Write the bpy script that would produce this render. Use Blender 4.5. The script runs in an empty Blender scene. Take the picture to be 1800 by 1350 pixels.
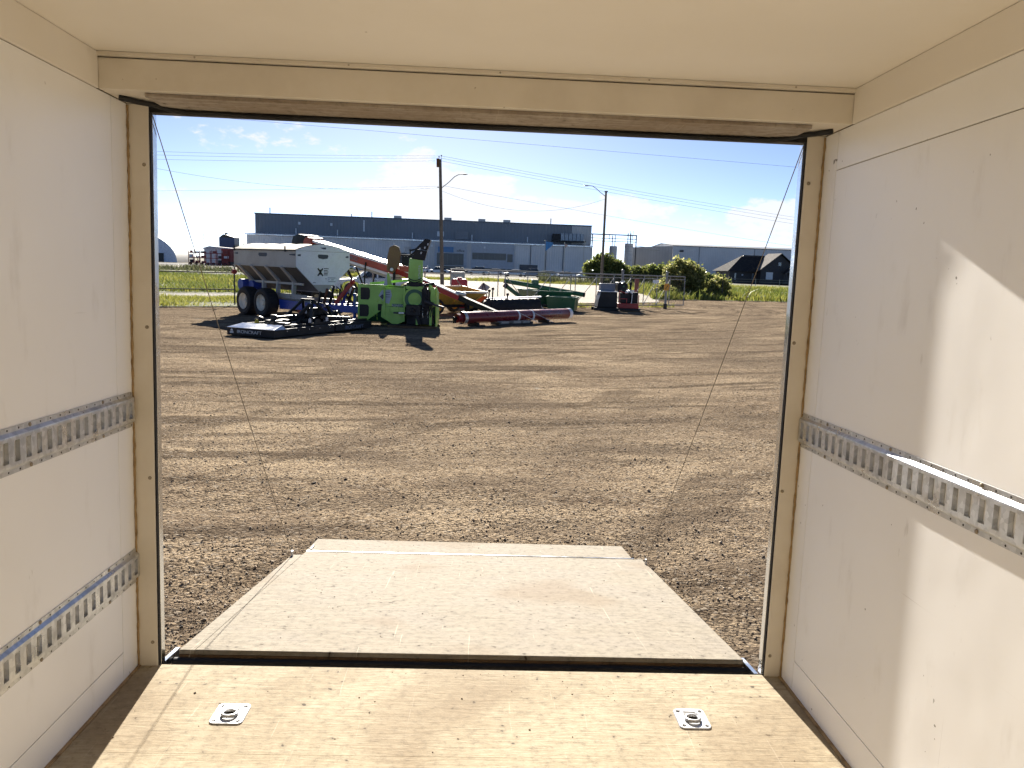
import bpy, math, random
import numpy as np
from mathutils import Vector, Matrix, Euler

random.seed(7); np.random.seed(7)
SC = bpy.context.scene
COL = SC.collection
R = math.radians

# ------------------------------------------------------------------ camera
cam_d = bpy.data.cameras.new('camera'); cam = bpy.data.objects.new('camera', cam_d); COL.objects.link(cam)
cam_d.sensor_fit = 'HORIZONTAL'; cam_d.sensor_width = 36.0
cam_d.lens = 36.0 * 1371.48 / 1800.0
cam_d.clip_start = 0.05; cam_d.clip_end = 3000
cam.matrix_world = Matrix(((0.998693, -0.029738, -0.041576, 1.2114), (-0.036699, 0.149024, -0.988152, -2.7069),
                           (0.035582, 0.988386, 0.147738, 1.9126), (0, 0, 0, 1)))
SC.camera = cam
SC.render.resolution_x = 1024; SC.render.resolution_y = 768

# ------------------------------------------------------------------ light
SUN_AZ, SUN_EL = R(-4.7), R(23.2)
SKY_STRENGTH, SUN_STRENGTH, EXPOSURE = 0.056, 5.0, 1.68
sun_v = Vector((math.sin(SUN_AZ) * math.cos(SUN_EL), math.cos(SUN_AZ) * math.cos(SUN_EL), math.sin(SUN_EL)))
sun_d = bpy.data.lights.new('sun', 'SUN'); sun_d.energy = SUN_STRENGTH; sun_d.angle = R(0.5); sun_d.color = (1.0, 0.93, 0.82)
sun = bpy.data.objects.new('sun', sun_d); COL.objects.link(sun)
sun.rotation_euler = sun_v.to_track_quat('Z', 'Y').to_euler(); sun.location = (0, 0, 60)

world = bpy.data.worlds.new('World'); SC.world = world; world.cycles.sampling_method = 'MANUAL'; world.cycles.sample_map_resolution = 512; world.use_nodes = True
def build_world():
    nt = world.node_tree; N = nt.nodes; L = nt.links; N.clear()
    def nd(t, **k):
        n = N.new(t)
        for a, b in k.items(): setattr(n, a, b)
        return n
    out = nd('ShaderNodeOutputWorld'); bg = nd('ShaderNodeBackground'); bg.inputs[1].default_value = SKY_STRENGTH
    sky = nd('ShaderNodeTexSky', sky_type='NISHITA', sun_disc=False)
    sky.sun_elevation = SUN_EL; sky.sun_rotation = SUN_AZ
    sky.altitude = 3600; sky.air_density = 0.45; sky.dust_density = 1.5; sky.ozone_density = 0.7
    tc = nd('ShaderNodeTexCoord')
    # cumulus: noise over the direction, flattened, only near the horizon
    mp = nd('ShaderNodeMapping'); mp.inputs['Scale'].default_value = (15.0, 15.0, 34.0); mp.inputs['Location'].default_value = (3.1, 0.4, 1.7)
    nz = nd('ShaderNodeTexNoise'); nz.inputs['Scale'].default_value = 1.0; nz.inputs['Detail'].default_value = 5; nz.inputs['Roughness'].default_value = 0.62
    L.new(tc.outputs['Generated'], mp.inputs[0]); L.new(mp.outputs[0], nz.inputs[0])
    sep = nd('ShaderNodeSeparateXYZ'); L.new(tc.outputs['Generated'], sep.inputs[0])
    def math_(op, a, b=None, c=None):
        m = nd('ShaderNodeMath', operation=op)
        for i, v in enumerate((a, b, c)):
            if v is None: continue
            if isinstance(v, (int, float)): m.inputs[i].default_value = v
            else: L.new(v, m.inputs[i])
        return m.outputs[0]
    az = math_('ARCTAN2', sep.outputs[0], sep.outputs[1]); el = math_('ARCSINE', sep.outputs[2])
    cv = nd('ShaderNodeCombineXYZ'); L.new(az, cv.inputs[0]); L.new(math_('MULTIPLY', el, 2.3), cv.inputs[1])
    banks = [(-5.6, 5.6, 5.6, .40), (1.0, 4.3, 5.5, .36), (9.5, 3.9, 5.0, .34), (21.5, 4.2, 5.5, .38), (-12.5, 8.2, 3.0, .24),
             (-22.0, 9.8, 3.0, .20), (4.8, 11.3, 3.8, .31), (18.5, 12.2, 4.4, .30), (-25., 3.2, 6.0, .26), (-17.5, 7.4, 2.4, .18)]
    acc = None
    for a0, e0, w, amp in banks:
        vd = nd('ShaderNodeVectorMath', operation='DISTANCE'); L.new(cv.outputs[0], vd.inputs[0]); vd.inputs[1].default_value = (R(a0), R(e0) * 2.3, 0)
        mr = nd('ShaderNodeMapRange'); L.new(vd.outputs['Value'], mr.inputs['Value'])
        for nm_, q in zip(('From Min', 'From Max', 'To Min', 'To Max'), (0., R(w) * 1.5, amp, 0.)): mr.inputs[nm_].default_value = q
        acc = mr.outputs[0] if acc is None else math_('ADD', acc, mr.outputs[0])
    dens = math_('ADD', nz.outputs[0], acc)
    ramp = nd('ShaderNodeMapRange', interpolation_type='SMOOTHSTEP'); ramp.inputs['From Min'].default_value = 0.68; ramp.inputs['From Max'].default_value = 0.80
    ramp.inputs['To Max'].default_value = 0.95
    L.new(dens, ramp.inputs['Value'])
    mix = nd('ShaderNodeMix', data_type='RGBA'); L.new(ramp.outputs[0], mix.inputs[0])
    L.new(sky.outputs[0], mix.inputs[6])
    cl = nd('ShaderNodeMix', data_type='RGBA'); cl.inputs[0].default_value = 0.85
    L.new(sky.outputs[0], cl.inputs[6]); cl.inputs[7].default_value = (5.75, 5.7, 5.6, 1)
    L.new(cl.outputs[2], mix.inputs[7])
    L.new(mix.outputs[2], bg.inputs[0]); L.new(bg.outputs[0], out.inputs[0])
build_world()
SC.view_settings.view_transform = 'Standard'; SC.view_settings.look = 'None'
SC.view_settings.exposure = EXPOSURE; SC.view_settings.gamma = 1.0; SC.view_settings.use_curve_mapping = False
SC.render.engine = 'CYCLES'
SC.cycles.use_denoising = True
SC.cycles.max_bounces = 8; SC.cycles.diffuse_bounces = 5; SC.cycles.glossy_bounces = 4
SC.cycles.sample_clamp_indirect = 8.0; SC.cycles.use_adaptive_sampling = True; SC.cycles.adaptive_threshold = 0.025

# ------------------------------------------------------------------ materials
MATS = {}
class NT:
    def __init__(s, name):
        s.m = bpy.data.materials.new(name); s.m.use_nodes = True; s.t = s.m.node_tree
        s.N = s.t.nodes; s.L = s.t.links; s.p = s.N['Principled BSDF']
    def n(s, t, **k):
        x = s.N.new(t)
        for a, b in k.items(): setattr(x, a, b)
        return x
    def link(s, a, b): s.L.new(a, b)
    def coord(s, scale=(1, 1, 1), rot=(0, 0, 0), space='Object'):
        tc = s.n('ShaderNodeTexCoord'); mp = s.n('ShaderNodeMapping')
        mp.inputs['Scale'].default_value = scale; mp.inputs['Rotation'].default_value = rot
        s.link(tc.outputs[space], mp.inputs[0]); return mp.outputs[0]
    def noise(s, vec, scale, detail=4, rough=.55, dist=0):
        x = s.n('ShaderNodeTexNoise'); x.inputs['Scale'].default_value = scale; x.inputs['Detail'].default_value = detail
        x.inputs['Roughness'].default_value = rough; x.inputs['Distortion'].default_value = dist
        s.link(vec, x.inputs[0]); return x.outputs[0]
    def rng(s, v, a, b, c=0., d=1., smooth=True):
        x = s.n('ShaderNodeMapRange'); x.interpolation_type = 'SMOOTHSTEP' if smooth else 'LINEAR'
        for i, q in zip(('From Min', 'From Max', 'To Min', 'To Max'), (a, b, c, d)): x.inputs[i].default_value = q
        s.link(v, x.inputs['Value']); return x.outputs[0]
    def mul(s, a, b, op='MULTIPLY'):
        x = s.n('ShaderNodeMath', operation=op)
        for i, q in enumerate((a, b)):
            if isinstance(q, (int, float)): x.inputs[i].default_value = q
            else: s.link(q, x.inputs[i])
        return x.outputs[0]
    def mix(s, fac, a, b, mode='MIX'):
        x = s.n('ShaderNodeMix', data_type='RGBA', blend_type=mode)
        for i, q in ((0, fac), (6, a), (7, b)):
            if isinstance(q, (int, float)): x.inputs[i].default_value = q
            elif isinstance(q, tuple): x.inputs[i].default_value = (*q, 1) if len(q) == 3 else q
            else: s.link(q, x.inputs[i])
        return x.outputs[2]
    def bump(s, h, strength=.3, dist=.01):
        x = s.n('ShaderNodeBump'); x.inputs['Strength'].default_value = strength; x.inputs['Distance'].default_value = dist
        s.link(h, x.inputs['Height']); s.link(x.outputs[0], s.p.inputs['Normal'])
    def base(s, c):
        if isinstance(c, tuple): s.p.inputs['Base Color'].default_value = (*c, 1)
        else: s.link(c, s.p.inputs['Base Color'])
    def set(s, rough=.6, metal=0., spec=None):
        s.p.inputs['Roughness'].default_value = rough; s.p.inputs['Metallic'].default_value = metal
        if spec is not None: s.p.inputs['Specular IOR Level'].default_value = spec

def paint(name, col, rough=.45, metal=0., dirt=.35, dirtcol=(.16, .13, .10), scale=2.2, spec=None):
    """painted or bare metal with blotchy dust and slight gloss variation"""
    if name in MATS: return MATS[name]
    t = NT(name); v = t.coord()
    n1 = t.noise(v, scale, 6, .6); n2 = t.noise(v, scale * 9, 3, .6)
    f = t.mul(t.rng(n1, .42, .75), dirt)
    c = t.mix(f, col, dirtcol)
    c = t.mix(t.rng(n2, .3, .8, 0, .22), c, tuple(x * .6 for x in col))
    t.base(c); t.set(rough, metal, spec)
    t.link(t.rng(n1, .3, .7, max(.03, rough - .1), min(1, rough + .15)), t.p.inputs['Roughness'])
    MATS[name] = t.m; return t.m

def m_wall():
    t = NT('white_wall_paint'); v = t.coord()
    big = t.noise(v, 1.3, 4, .5)
    c = t.mix(t.rng(big, .35, .7), (.90, .90, .905), (.86, .855, .85))
    # scuffs: short slanted dark marks, sparse
    sc = t.noise(t.coord((1, 26, 7), (0.5, 0, 0)), 1.0, 3, .55)
    msk = t.noise(v, 2.6, 2, .5)
    k = t.mul(t.rng(sc, .685, .74), t.rng(msk, .52, .66))
    c = t.mix(t.mul(k, .45), c, (.30, .27, .23))
    sp = t.noise(v, 46, 1, .5); spm = t.noise(v, 5, 2, .5)
    k2 = t.mul(t.rng(sp, .745, .775), t.rng(spm, .57, .66))
    c = t.mix(t.mul(k2, .8), c, (.12, .10, .08))
    sm = t.noise(t.coord((1, 5, 1.6)), 2.0, 5, .6)      # grey rub smears
    c = t.mix(t.mul(t.rng(sm, .57, .78), .22), c, (.45, .41, .36))
    sg_ = t.noise(t.coord((1, 2.2, 95), (.55, 0, 0)), 1, 1, .5, .4); sk_ = t.noise(t.coord((1, 80, 2.0), (-.25, 0, 0)), 1, 1, .5, .5)
    c = t.mix(t.mul(t.mul(t.rng(sg_, .73, .78), t.rng(msk, .55, .66)), .22), c, (.30, .26, .21)); c = t.mix(t.mul(t.mul(t.rng(sk_, .74, .79), t.rng(spm, .55, .66)), .22), c, (.34, .30, .25))
    t.base(c); t.set(.42)
    wv = t.noise(v, 3.2, 2, .4); fine = t.noise(t.coord((1, 60, 240)), 1, 2, .5)
    h = t.mul(wv, t.mul(fine, .012), 'ADD'); t.bump(h, .35, .012)
    return t.m
def m_ceiling():
    t = NT('cream_ceiling_paint'); v = t.coord()
    c = t.mix(t.rng(t.noise(v, 1.6, 4), .35, .7), (.84, .80, .735), (.80, .755, .68))
    sp = t.noise(v, 30, 1, .5); c = t.mix(t.mul(t.rng(sp, .80, .83), .7), c, (.2, .15, .1))
    t.base(c); t.set(.5); t.bump(t.noise(v, 4, 3), .15, .01); return t.m
def m_trim():
    t = NT('cream_trim_paint'); v = t.coord()
    c = t.mix(t.rng(t.noise(v, 3, 5, .65), .35, .75), (.71, .655, .565), (.63, .57, .48))
    sp = t.noise(v, 38, 2, .6); c = t.mix(t.mul(t.rng(sp, .76, .80), .6), c, (.25, .17, .1))
    t.base(c); t.set(.45); t.bump(t.noise(v, 9, 3), .12, .008); return t.m
def m_ply(name, c1, c2, c3, grain=(6, 90, 90), rough=.62):
    t = NT(name); v = t.coord(); g = t.coord(grain)
    a = t.noise(g, 1.0, 4, .65, .6); b = t.noise(v, 2.3, 4, .6); d = t.noise(v, 30, 5, .72)
    c = t.mix(t.rng(a, .34, .66), c1, c2)
    c = t.mix(t.mul(t.rng(b, .44, .66), .75), c, c3)
    c = t.mix(t.rng(d, .46, .70, 0, .65), c, tuple(x * .5 for x in c2))
    c = t.mix(t.rng(d, .30, .46, .35, 0), c, tuple(min(.8, x * 1.35) for x in c1))
    sp = t.noise(v, 30, 1, .5); c = t.mix(t.mul(t.rng(sp, .735, .765), .85), c, (.05, .035, .022))
    s1 = t.noise(t.coord((70, 1.6, 5), (0, 0, .3)), 1, 2, .5, 1.2); s2 = t.noise(t.coord((1.8, 60, 5), (0, 0, -.12)), 1, 2, .5, 1.0)
    c = t.mix(t.mul(t.rng(s1, .70, .73), .35), c, (.62, .54, .42)); c = t.mix(t.mul(t.rng(s2, .69, .73), .4), c, (.18, .125, .075))
    st = t.noise(v, 1.3, 2, .5); c = t.mix(t.mul(t.rng(st, .54, .66), .38), c, (.18, .12, .065))
    t.base(c); t.set(rough, 0, .25); t.bump(t.mul(a, t.mul(d, .8), 'ADD'), .5, .004); return t.m
def m_galv():
    t = NT('galvanised_steel'); v = t.coord()
    x = t.n('ShaderNodeTexVoronoi'); x.inputs['Scale'].default_value = 70; t.link(v, x.inputs[0])
    n = t.noise(v, 12, 5, .6); sep = t.n('ShaderNodeSeparateColor'); t.link(x.outputs['Color'], sep.inputs[0])
    c = t.mix(sep.outputs[0], (.50, .51, .52), (.68, .69, .70)); c = t.mix(t.rng(n, .5, .75, 0, .5), c, (.34, .33, .31))
    t.base(c); t.set(.38, .9); t.link(t.rng(n, .3, .7, .26, .48), t.p.inputs['Roughness']); return t.m
def m_gravel():
    t = NT('brown_gravel'); v = t.coord(space='Object')
    fine = t.noise(v, 55, 5, .7); mid = t.noise(v, 6.5, 6, .62); big = t.noise(t.coord((.55, 1.1, 1), (0, 0, .35)), .55, 5, .55, .4)
    # wheel tracks: long streaks that sweep across the yard
    def sweep(cx, cy, fr, fa):
        sub = t.n('ShaderNodeVectorMath', operation='SUBTRACT'); t.link(v, sub.inputs[0]); sub.inputs[1].default_value = (cx, cy, 0)
        sp_ = t.n('ShaderNodeSeparateXYZ'); t.link(sub.outputs[0], sp_.inputs[0])
        r_ = t.mul(t.mul(t.mul(sp_.outputs[0], sp_.outputs[0]), t.mul(sp_.outputs[1], sp_.outputs[1]), 'ADD'), .5, 'POWER')
        a_ = t.mul(sp_.outputs[0], sp_.outputs[1], 'ARCTAN2'); cb = t.n('ShaderNodeCombineXYZ')
        t.link(t.mul(r_, fr), cb.inputs[0]); t.link(t.mul(a_, fa), cb.inputs[1]); return t.noise(cb.outputs[0], 1.0, 3, .6, .35)
    tr = sweep(-7, 47, 1.5, 5.0); tr2 = sweep(34, -14, 1.1, 9.0)
    wet = t.noise(v, .16, 3, .55)
    c = t.mix(t.rng(mid, .32, .70), (.215, .160, .112), (.410, .318, .218))
    c = t.mix(t.rng(big, .36, .66, 0, .85), c, (.500, .392, .268))
    c = t.mix(t.mul(t.rng(tr, .52, .60), .8), c, (.125, .095, .068))
    c = t.mix(t.mul(t.rng(tr2, .55, .64), .6), c, (.135, .102, .073))
    c = t.mix(t.rng(wet, .46, .62, 0, .55), c, (.175, .135, .10))
    c = t.mix(t.rng(fine, .38, .54, .85, 0), c, (.05, .037, .028))
    fine2 = t.noise(v, 21, 4, .7); c = t.mix(t.rng(fine2, .36, .48, .6, 0), c, (.06, .044, .032)); c = t.mix(t.rng(fine2, .60, .72, 0, .45), c, (.52, .41, .27))
    peb = t.n('ShaderNodeTexVoronoi'); peb.inputs['Scale'].default_value = 42; t.link(v, peb.inputs[0])
    sep = t.n('ShaderNodeSeparateColor'); t.link(peb.outputs['Color'], sep.inputs[0])
    c = t.mix(t.mul(t.rng(sep.outputs[0], .86, .9), .55), c, (.36, .31, .25))
    c = t.mix(t.mul(t.rng(sep.outputs[1], .86, .9), .7), c, (.045, .035, .027))
    patch = t.noise(t.coord((.5, 1.6, 1), (0, 0, .25)), 1.5, 4, .65, .5); c = t.mix(t.rng(patch, .46, .62, 0, .5), c, (.165, .128, .094))
    t.base(c); t.set(1.0, 0, .0)
    h = t.mul(t.mul(mid, 1.0), t.mul(fine, .55), 'ADD'); h = t.mul(h, t.mul(peb.outputs['Distance'], -.5), 'ADD')
    t.bump(h, 1.0, .02); return t.m
def m_pebble():
    t = NT('mixed_pebbles'); g = t.n('ShaderNodeNewGeometry'); r = t.n('ShaderNodeValToRGB')
    r.color_ramp.interpolation = 'LINEAR'; e = r.color_ramp.elements
    e[0].position = 0; e[0].color = (.035, .028, .022, 1); e[1].position = 1; e[1].color = (.50, .44, .36, 1)
    for p, c in ((.09, (.06, .045, .033)), (.30, (.17, .122, .08)), (.75, (.32, .24, .16)), (.93, (.42, .34, .25))):
        x = e.new(p); x.color = (*c, 1)
    t.link(g.outputs['Random Per Island'], r.inputs[0]); t.base(r.outputs[0]); t.set(.85); return t.m
def m_leaf(name, ca, cb, cc, transl=.45):
    t = NT(name); g = t.n('ShaderNodeNewGeometry'); r = t.n('ShaderNodeValToRGB'); e = r.color_ramp.elements
    e[0].color = (*ca, 1); e[1].color = (*cc, 1); x = e.new(.5); x.color = (*cb, 1)
    t.link(g.outputs['Random Per Island'], r.inputs[0]); t.base(r.outputs[0]); t.set(.55)
    tr = t.n('ShaderNodeBsdfTranslucent'); mx = t.n('ShaderNodeMixShader'); mx.inputs[0].default_value = transl
    t.link(r.outputs[0], tr.inputs[0]); t.link(t.p.outputs[0], mx.inputs[1]); t.link(tr.outputs[0], mx.inputs[2])
    t.link(mx.outputs[0], t.N['Material Output'].inputs[0]); return t.m
def m_ground(name, c1, c2, scale=.8, rough=.95, bump=.5):
    t = NT(name); v = t.coord(); n = t.noise(v, scale, 7, .65); n2 = t.noise(v, scale * 11, 4, .65)
    c = t.mix(t.rng(n, .32, .7), c1, c2); c = t.mix(t.rng(n2, .4, .75, 0, .5), c, tuple(x * .55 for x in c1))
    t.base(c); t.set(rough, 0, .2); t.bump(n2, bump, .05); return t.m
def m_siding(name, col, pitch, rough=.45, axis=0):
    """ribbed metal cladding: fine vertical ribs as relief"""
    t = NT(name); w = t.n('ShaderNodeTexWave', wave_type='BANDS', bands_direction='X' if axis == 0 else 'Y')
    w.inputs['Scale'].default_value = .314 / pitch; t.link(t.coord(), w.inputs[0]); v = t.coord()
    n = t.noise(v, .12, 5, .6)
    c = t.mix(t.rng(n, .35, .7), col, tuple(x * .86 for x in col)); c = t.mix(t.rng(w.outputs[1], .7, 1, 0, .22), c, tuple(x * .6 for x in col))
    t.base(c); t.set(rough, .0); t.bump(w.outputs[1], .5, .04); return t.m
def m_glass(name, col=(.02, .025, .03), rough=.08):
    t = NT(name); t.base(col); t.set(rough, 0, .8); return t.m
def m_simple(name, col, rough=.5, metal=0.):
    return paint(name, col, rough, metal, dirt=.12)

WALL = m_wall(); CEIL = m_ceiling(); TRIM = m_trim(); GALV = m_galv()
PLY = m_ply('worn_plywood_floor', (.435, .37, .262), (.365, .303, .205), (.315, .252, .165), (7, 60, 60), .85)
PLYR = m_ply('weathered_ramp_plywood', (.285, .25, .195), (.235, .202, .153), (.262, .23, .187), (4, 75, 75), .9)
PLYE = m_ply('plywood_edge', (.16, .10, .055), (.10, .06, .03), (.08, .05, .03), (2, 30, 300), .8)
HWOOD = m_ply('weathered_header_wood', (.42, .37, .31), (.29, .24, .195), (.37, .33, .29), (3, 60, 60), .8)
ALU = paint('polished_aluminium', (.74, .75, .76), .22, 1.0, dirt=.25, dirtcol=(.45, .43, .4), scale=6)
ZINC = paint('zinc_plated_steel', (.60, .61, .62), .42, .75, dirt=.2, dirtcol=(.4, .38, .35), scale=20)
RUBBER = paint('black_rubber', (.012, .012, .013), .7, 0, dirt=.25, dirtcol=(.06, .05, .045))
BLACK = paint('black_machine_paint', (.010, .010, .012), .45, 0, dirt=.3, dirtcol=(.03, .027, .024), spec=.3)
DKSTEEL = paint('dark_steel', (.05, .05, .052), .5, .6)
CAULK = paint('brown_caulk', (.36, .25, .13), .8, 0, dirt=.8, dirtcol=(.12, .07, .03), scale=24)
RUST = paint('rusty_steel', (.16, .07, .035), .8, .2, dirt=.6, dirtcol=(.05, .03, .02), scale=14)
SCREW = paint('dull_screw_head', (.32, .27, .2), .5, .5)
HOLESHADE = paint('hole_shade', (.03, .027, .024), .9)  # flat dark paint for the shade inside holes, slots and gaps
GRAVEL = m_gravel(); PEB = m_pebble()

# ------------------------------------------------------------------ mesh helpers
class MB:
    def __init__(s): s.v = []; s.f = []
    def add(s, vs, fs):
        b = len(s.v); s.v += [tuple(x) for x in vs]; s.f += [tuple(i + b for i in f) for f in fs]; return s
    def bx(s, x0, x1, y0, y1, z0, z1):
        return s.add([(x0, y0, z0), (x1, y0, z0), (x1, y1, z0), (x0, y1, z0), (x0, y0, z1), (x1, y0, z1), (x1, y1, z1), (x0, y1, z1)],
                     [(0, 3, 2, 1), (4, 5, 6, 7), (0, 1, 5, 4), (1, 2, 6, 5), (2, 3, 7, 6), (3, 0, 4, 7)])
    def hexa(s, b, t):
        return s.add(list(b) + list(t), [(0, 3, 2, 1), (4, 5, 6, 7), (0, 1, 5, 4), (1, 2, 6, 5), (2, 3, 7, 6), (3, 0, 4, 7)])
    def bar(s, p, q, w, h, up=(0, 0, 1)):
        p, q = Vector(p), Vector(q); d = (q - p).normalized(); u = Vector(up)
        if abs(d.dot(u)) > .98: u = Vector((1, 0, 0))
        a = d.cross(u).normalized() * (w / 2); b = a.cross(d).normalized() * (h / 2)
        return s.hexa([p - a - b, p + a - b, q + a - b, q - a - b], [p - a + b, p + a + b, q + a + b, q - a + b])
    def cyl(s, p, q, r, n=14, r2=None, caps=True):
        p, q = Vector(p), Vector(q); d = (q - p).normalized(); u = Vector((0, 0, 1)) if abs(d.z) < .95 else Vector((1, 0, 0))
        a = d.cross(u).normalized(); b = d.cross(a).normalized(); r2 = r if r2 is None else r2; vs = []
        for c, rr in ((p, r), (q, r2)):
            vs += [c + (a * math.cos(2 * math.pi * i / n) + b * math.sin(2 * math.pi * i / n)) * rr for i in range(n)]
        fs = [(i, (i + 1) % n, n + (i + 1) % n, n + i) for i in range(n)]
        if caps: fs += [tuple(range(n))[::-1], tuple(range(n, 2 * n))]
        return s.add(vs, fs)
    def tube(s, path, r, n=8):
        path = [Vector(p) for p in path]; vs = []; prev = None
        for i, p in enumerate(path):
            d = (path[min(i + 1, len(path) - 1)] - path[max(i - 1, 0)]).normalized()
            if prev is None:
                u = Vector((0, 0, 1)) if abs(d.z) < .9 else Vector((1, 0, 0)); a = d.cross(u).normalized()
            else: a = (prev - d * prev.dot(d)).normalized()
            prev = a; b = d.cross(a)
            rr = r[i] if isinstance(r, (list, tuple)) else r
            vs += [p + (a * math.cos(2 * math.pi * k / n) + b * math.sin(2 * math.pi * k / n)) * rr for k in range(n)]
        fs = []
        for i in range(len(path) - 1):
            fs += [(i * n + k, i * n + (k + 1) % n, (i + 1) * n + (k + 1) % n, (i + 1) * n + k) for k in range(n)]
        fs += [tuple(range(n))[::-1], tuple(range((len(path) - 1) * n, len(path) * n))]
        return s.add(vs, fs)
    def prism(s, poly, axis, a, b):
        """poly: 2-D outline, extruded from a to b along axis; x: (y,z), y: (x,z), z: (x,y)"""
        def P(u, v, w): return (w, u, v) if axis == 'x' else (u, w, v) if axis == 'y' else (u, v, w)
        n = len(poly); vs = [P(u, v, a) for u, v in poly] + [P(u, v, b) for u, v in poly]
        fs = [tuple(range(n))[::-1], tuple(range(n, 2 * n))] + [(i, (i + 1) % n, n + (i + 1) % n, n + i) for i in range(n)]
        return s.add(vs, fs)
    def lathe(s, prof, o, axis, n=28):
        """prof: (radius, along) pairs turned about an axis through o"""
        o = Vector(o); d = Vector(axis).normalized(); u = Vector((0, 0, 1)) if abs(d.z) < .9 else Vector((1, 0, 0))
        a = d.cross(u).normalized(); b = d.cross(a); vs = []
        for r, h in prof: vs += [o + d * h + (a * math.cos(2 * math.pi * k / n) + b * math.sin(2 * math.pi * k / n)) * r for k in range(n)]
        fs = []
        for i in range(len(prof) - 1): fs += [(i * n + k, i * n + (k + 1) % n, (i + 1) * n + (k + 1) % n, (i + 1) * n + k) for k in range(n)]
        return s.add(vs, fs)
    def ball(s, c, r, n=12, m=8, sq=(1, 1, 1)):
        c = Vector(c); vs = []; 
        for i in range(m + 1):
            t = math.pi * i / m
            vs += [(c.x + r * sq[0] * math.sin(t) * math.cos(2 * math.pi * k / n), c.y + r * sq[1] * math.sin(t) * math.sin(2 * math.pi * k / n), c.z + r * sq[2] * math.cos(t)) for k in range(n)]
        return s.add(vs, [(i * n + k, i * n + (k + 1) % n, (i + 1) * n + (k + 1) % n, (i + 1) * n + k) for i in range(m) for k in range(n)])
    def build(s, name, mat, parent=None, bevel=0, smooth=False, kind=None, label=None):
        me = bpy.data.meshes.new(name); me.from_pydata(s.v, [], s.f); me.validate(); me.update()
        return link(name, me, mat, parent, bevel, smooth, kind, label)
def link(name, me, mat, parent=None, bevel=0, smooth=False, kind=None, label=None):
    import bmesh
    bm = bmesh.new(); bm.from_mesh(me); bmesh.ops.recalc_face_normals(bm, faces=bm.faces); bm.to_mesh(me); bm.free()
    o = bpy.data.objects.new(name, me); COL.objects.link(o); me.materials.append(mat)
    if parent: o.parent = parent
    if smooth:
        for p in me.polygons: p.use_smooth = True
        try: me.set_sharp_from_angle(angle=R(35))
        except Exception: pass
    if bevel:
        b = o.modifiers.new('bevel', 'BEVEL'); b.width = bevel; b.segments = 2; b.limit_method = 'ANGLE'; b.angle_limit = R(40)
    if kind: o['kind'] = kind
    if label: o['label'] = label
    return o
def thing(name, label, cat, loc=(0, 0, 0), rz=0., group=None):
    o = bpy.data.objects.new(name, None); COL.objects.link(o); o.location = loc; o.rotation_euler = (0, 0, rz)
    o['label'] = label; o['category'] = cat; o.empty_display_size = .2
    if group: o['group'] = group
    return o
def tag(o, label, cat, group=None):
    o['label'] = label; o['category'] = cat
    if group: o['group'] = group
    return o
def copy_tree(o, parent=None):
    c = o.copy(); COL.objects.link(c); c.parent = parent
    for ch in list(o.children): copy_tree(ch, c)
    return c
def text(name, s, size, mat, parent, o, xd, yd, extrude=.004, align='CENTER'):
    """lettering as a thin mesh; xd and yd are the reading and the up direction"""
    cu = bpy.data.curves.new(name, 'FONT'); cu.body = s; cu.size = size; cu.extrude = extrude; cu.align_x = align; cu.align_y = 'CENTER'
    to = bpy.data.objects.new(name, cu); COL.objects.link(to); bpy.context.view_layer.update()
    me = bpy.data.meshes.new_from_object(to.evaluated_get(bpy.context.evaluated_depsgraph_get())); bpy.data.objects.remove(to); me.name = name
    me.materials.clear()
    x, y = Vector(xd).normalized(), Vector(yd).normalized(); z = x.cross(y)
    M = Matrix(((x.x, y.x, z.x, o[0]), (x.y, y.y, z.y, o[1]), (x.z, y.z, z.z, o[2]), (0, 0, 0, 1)))
    me.transform(M); ob = bpy.data.objects.new(name, me); COL.objects.link(ob); me.materials.append(mat); ob.parent = parent; return ob
def B(x0, x1, y0, y1, z0, z1): return MB().bx(x0, x1, y0, y1, z0, z1)
def wheel(parent, c, axis, r, w, rim_mat, tyre_name='wheel', rimr=.56, lugs=True):
    """a wheel part: tyre with tread shoulders, and the rim as its sub-part"""
    t = MB().lathe([(r * rimr, -w * .42), (r * .80, -w * .5), (r * .95, -w * .44), (r, -w * .28), (r, w * .28), (r * .95, w * .44), (r * .80, w * .5), (r * rimr, w * .42), (r * rimr, -w * .42)], c, axis, 30)
    d = Vector(axis).normalized(); u = Vector((0, 0, 1)); a = d.cross(u).normalized(); b = d.cross(a); cc = Vector(c)
    if lugs:
        for k in range(22):
            an = 2 * math.pi * k / 22; rad = a * math.cos(an) + b * math.sin(an)
            t.bar(cc + rad * (r + .004) - d * w * .30, cc + rad * (r + .004) + d * w * .30, .03, .016, up=rad)
    to = t.build(tyre_name, RUBBER, parent, smooth=True)
    rr = r * rimr
    m = MB()
    for sg in (1, -1):
        m.lathe([(rr, .44 * w * sg), (rr * 1.02, .47 * w * sg), (rr * .92, .40 * w * sg), (rr * .84, .26 * w * sg), (rr * .55, .20 * w * sg), (rr * .34, .24 * w * sg), (rr * .30, .34 * w * sg), (.001, .34 * w * sg)], c, axis, 24)
    m.build('rim', rim_mat, to, smooth=True)
    return to

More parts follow.
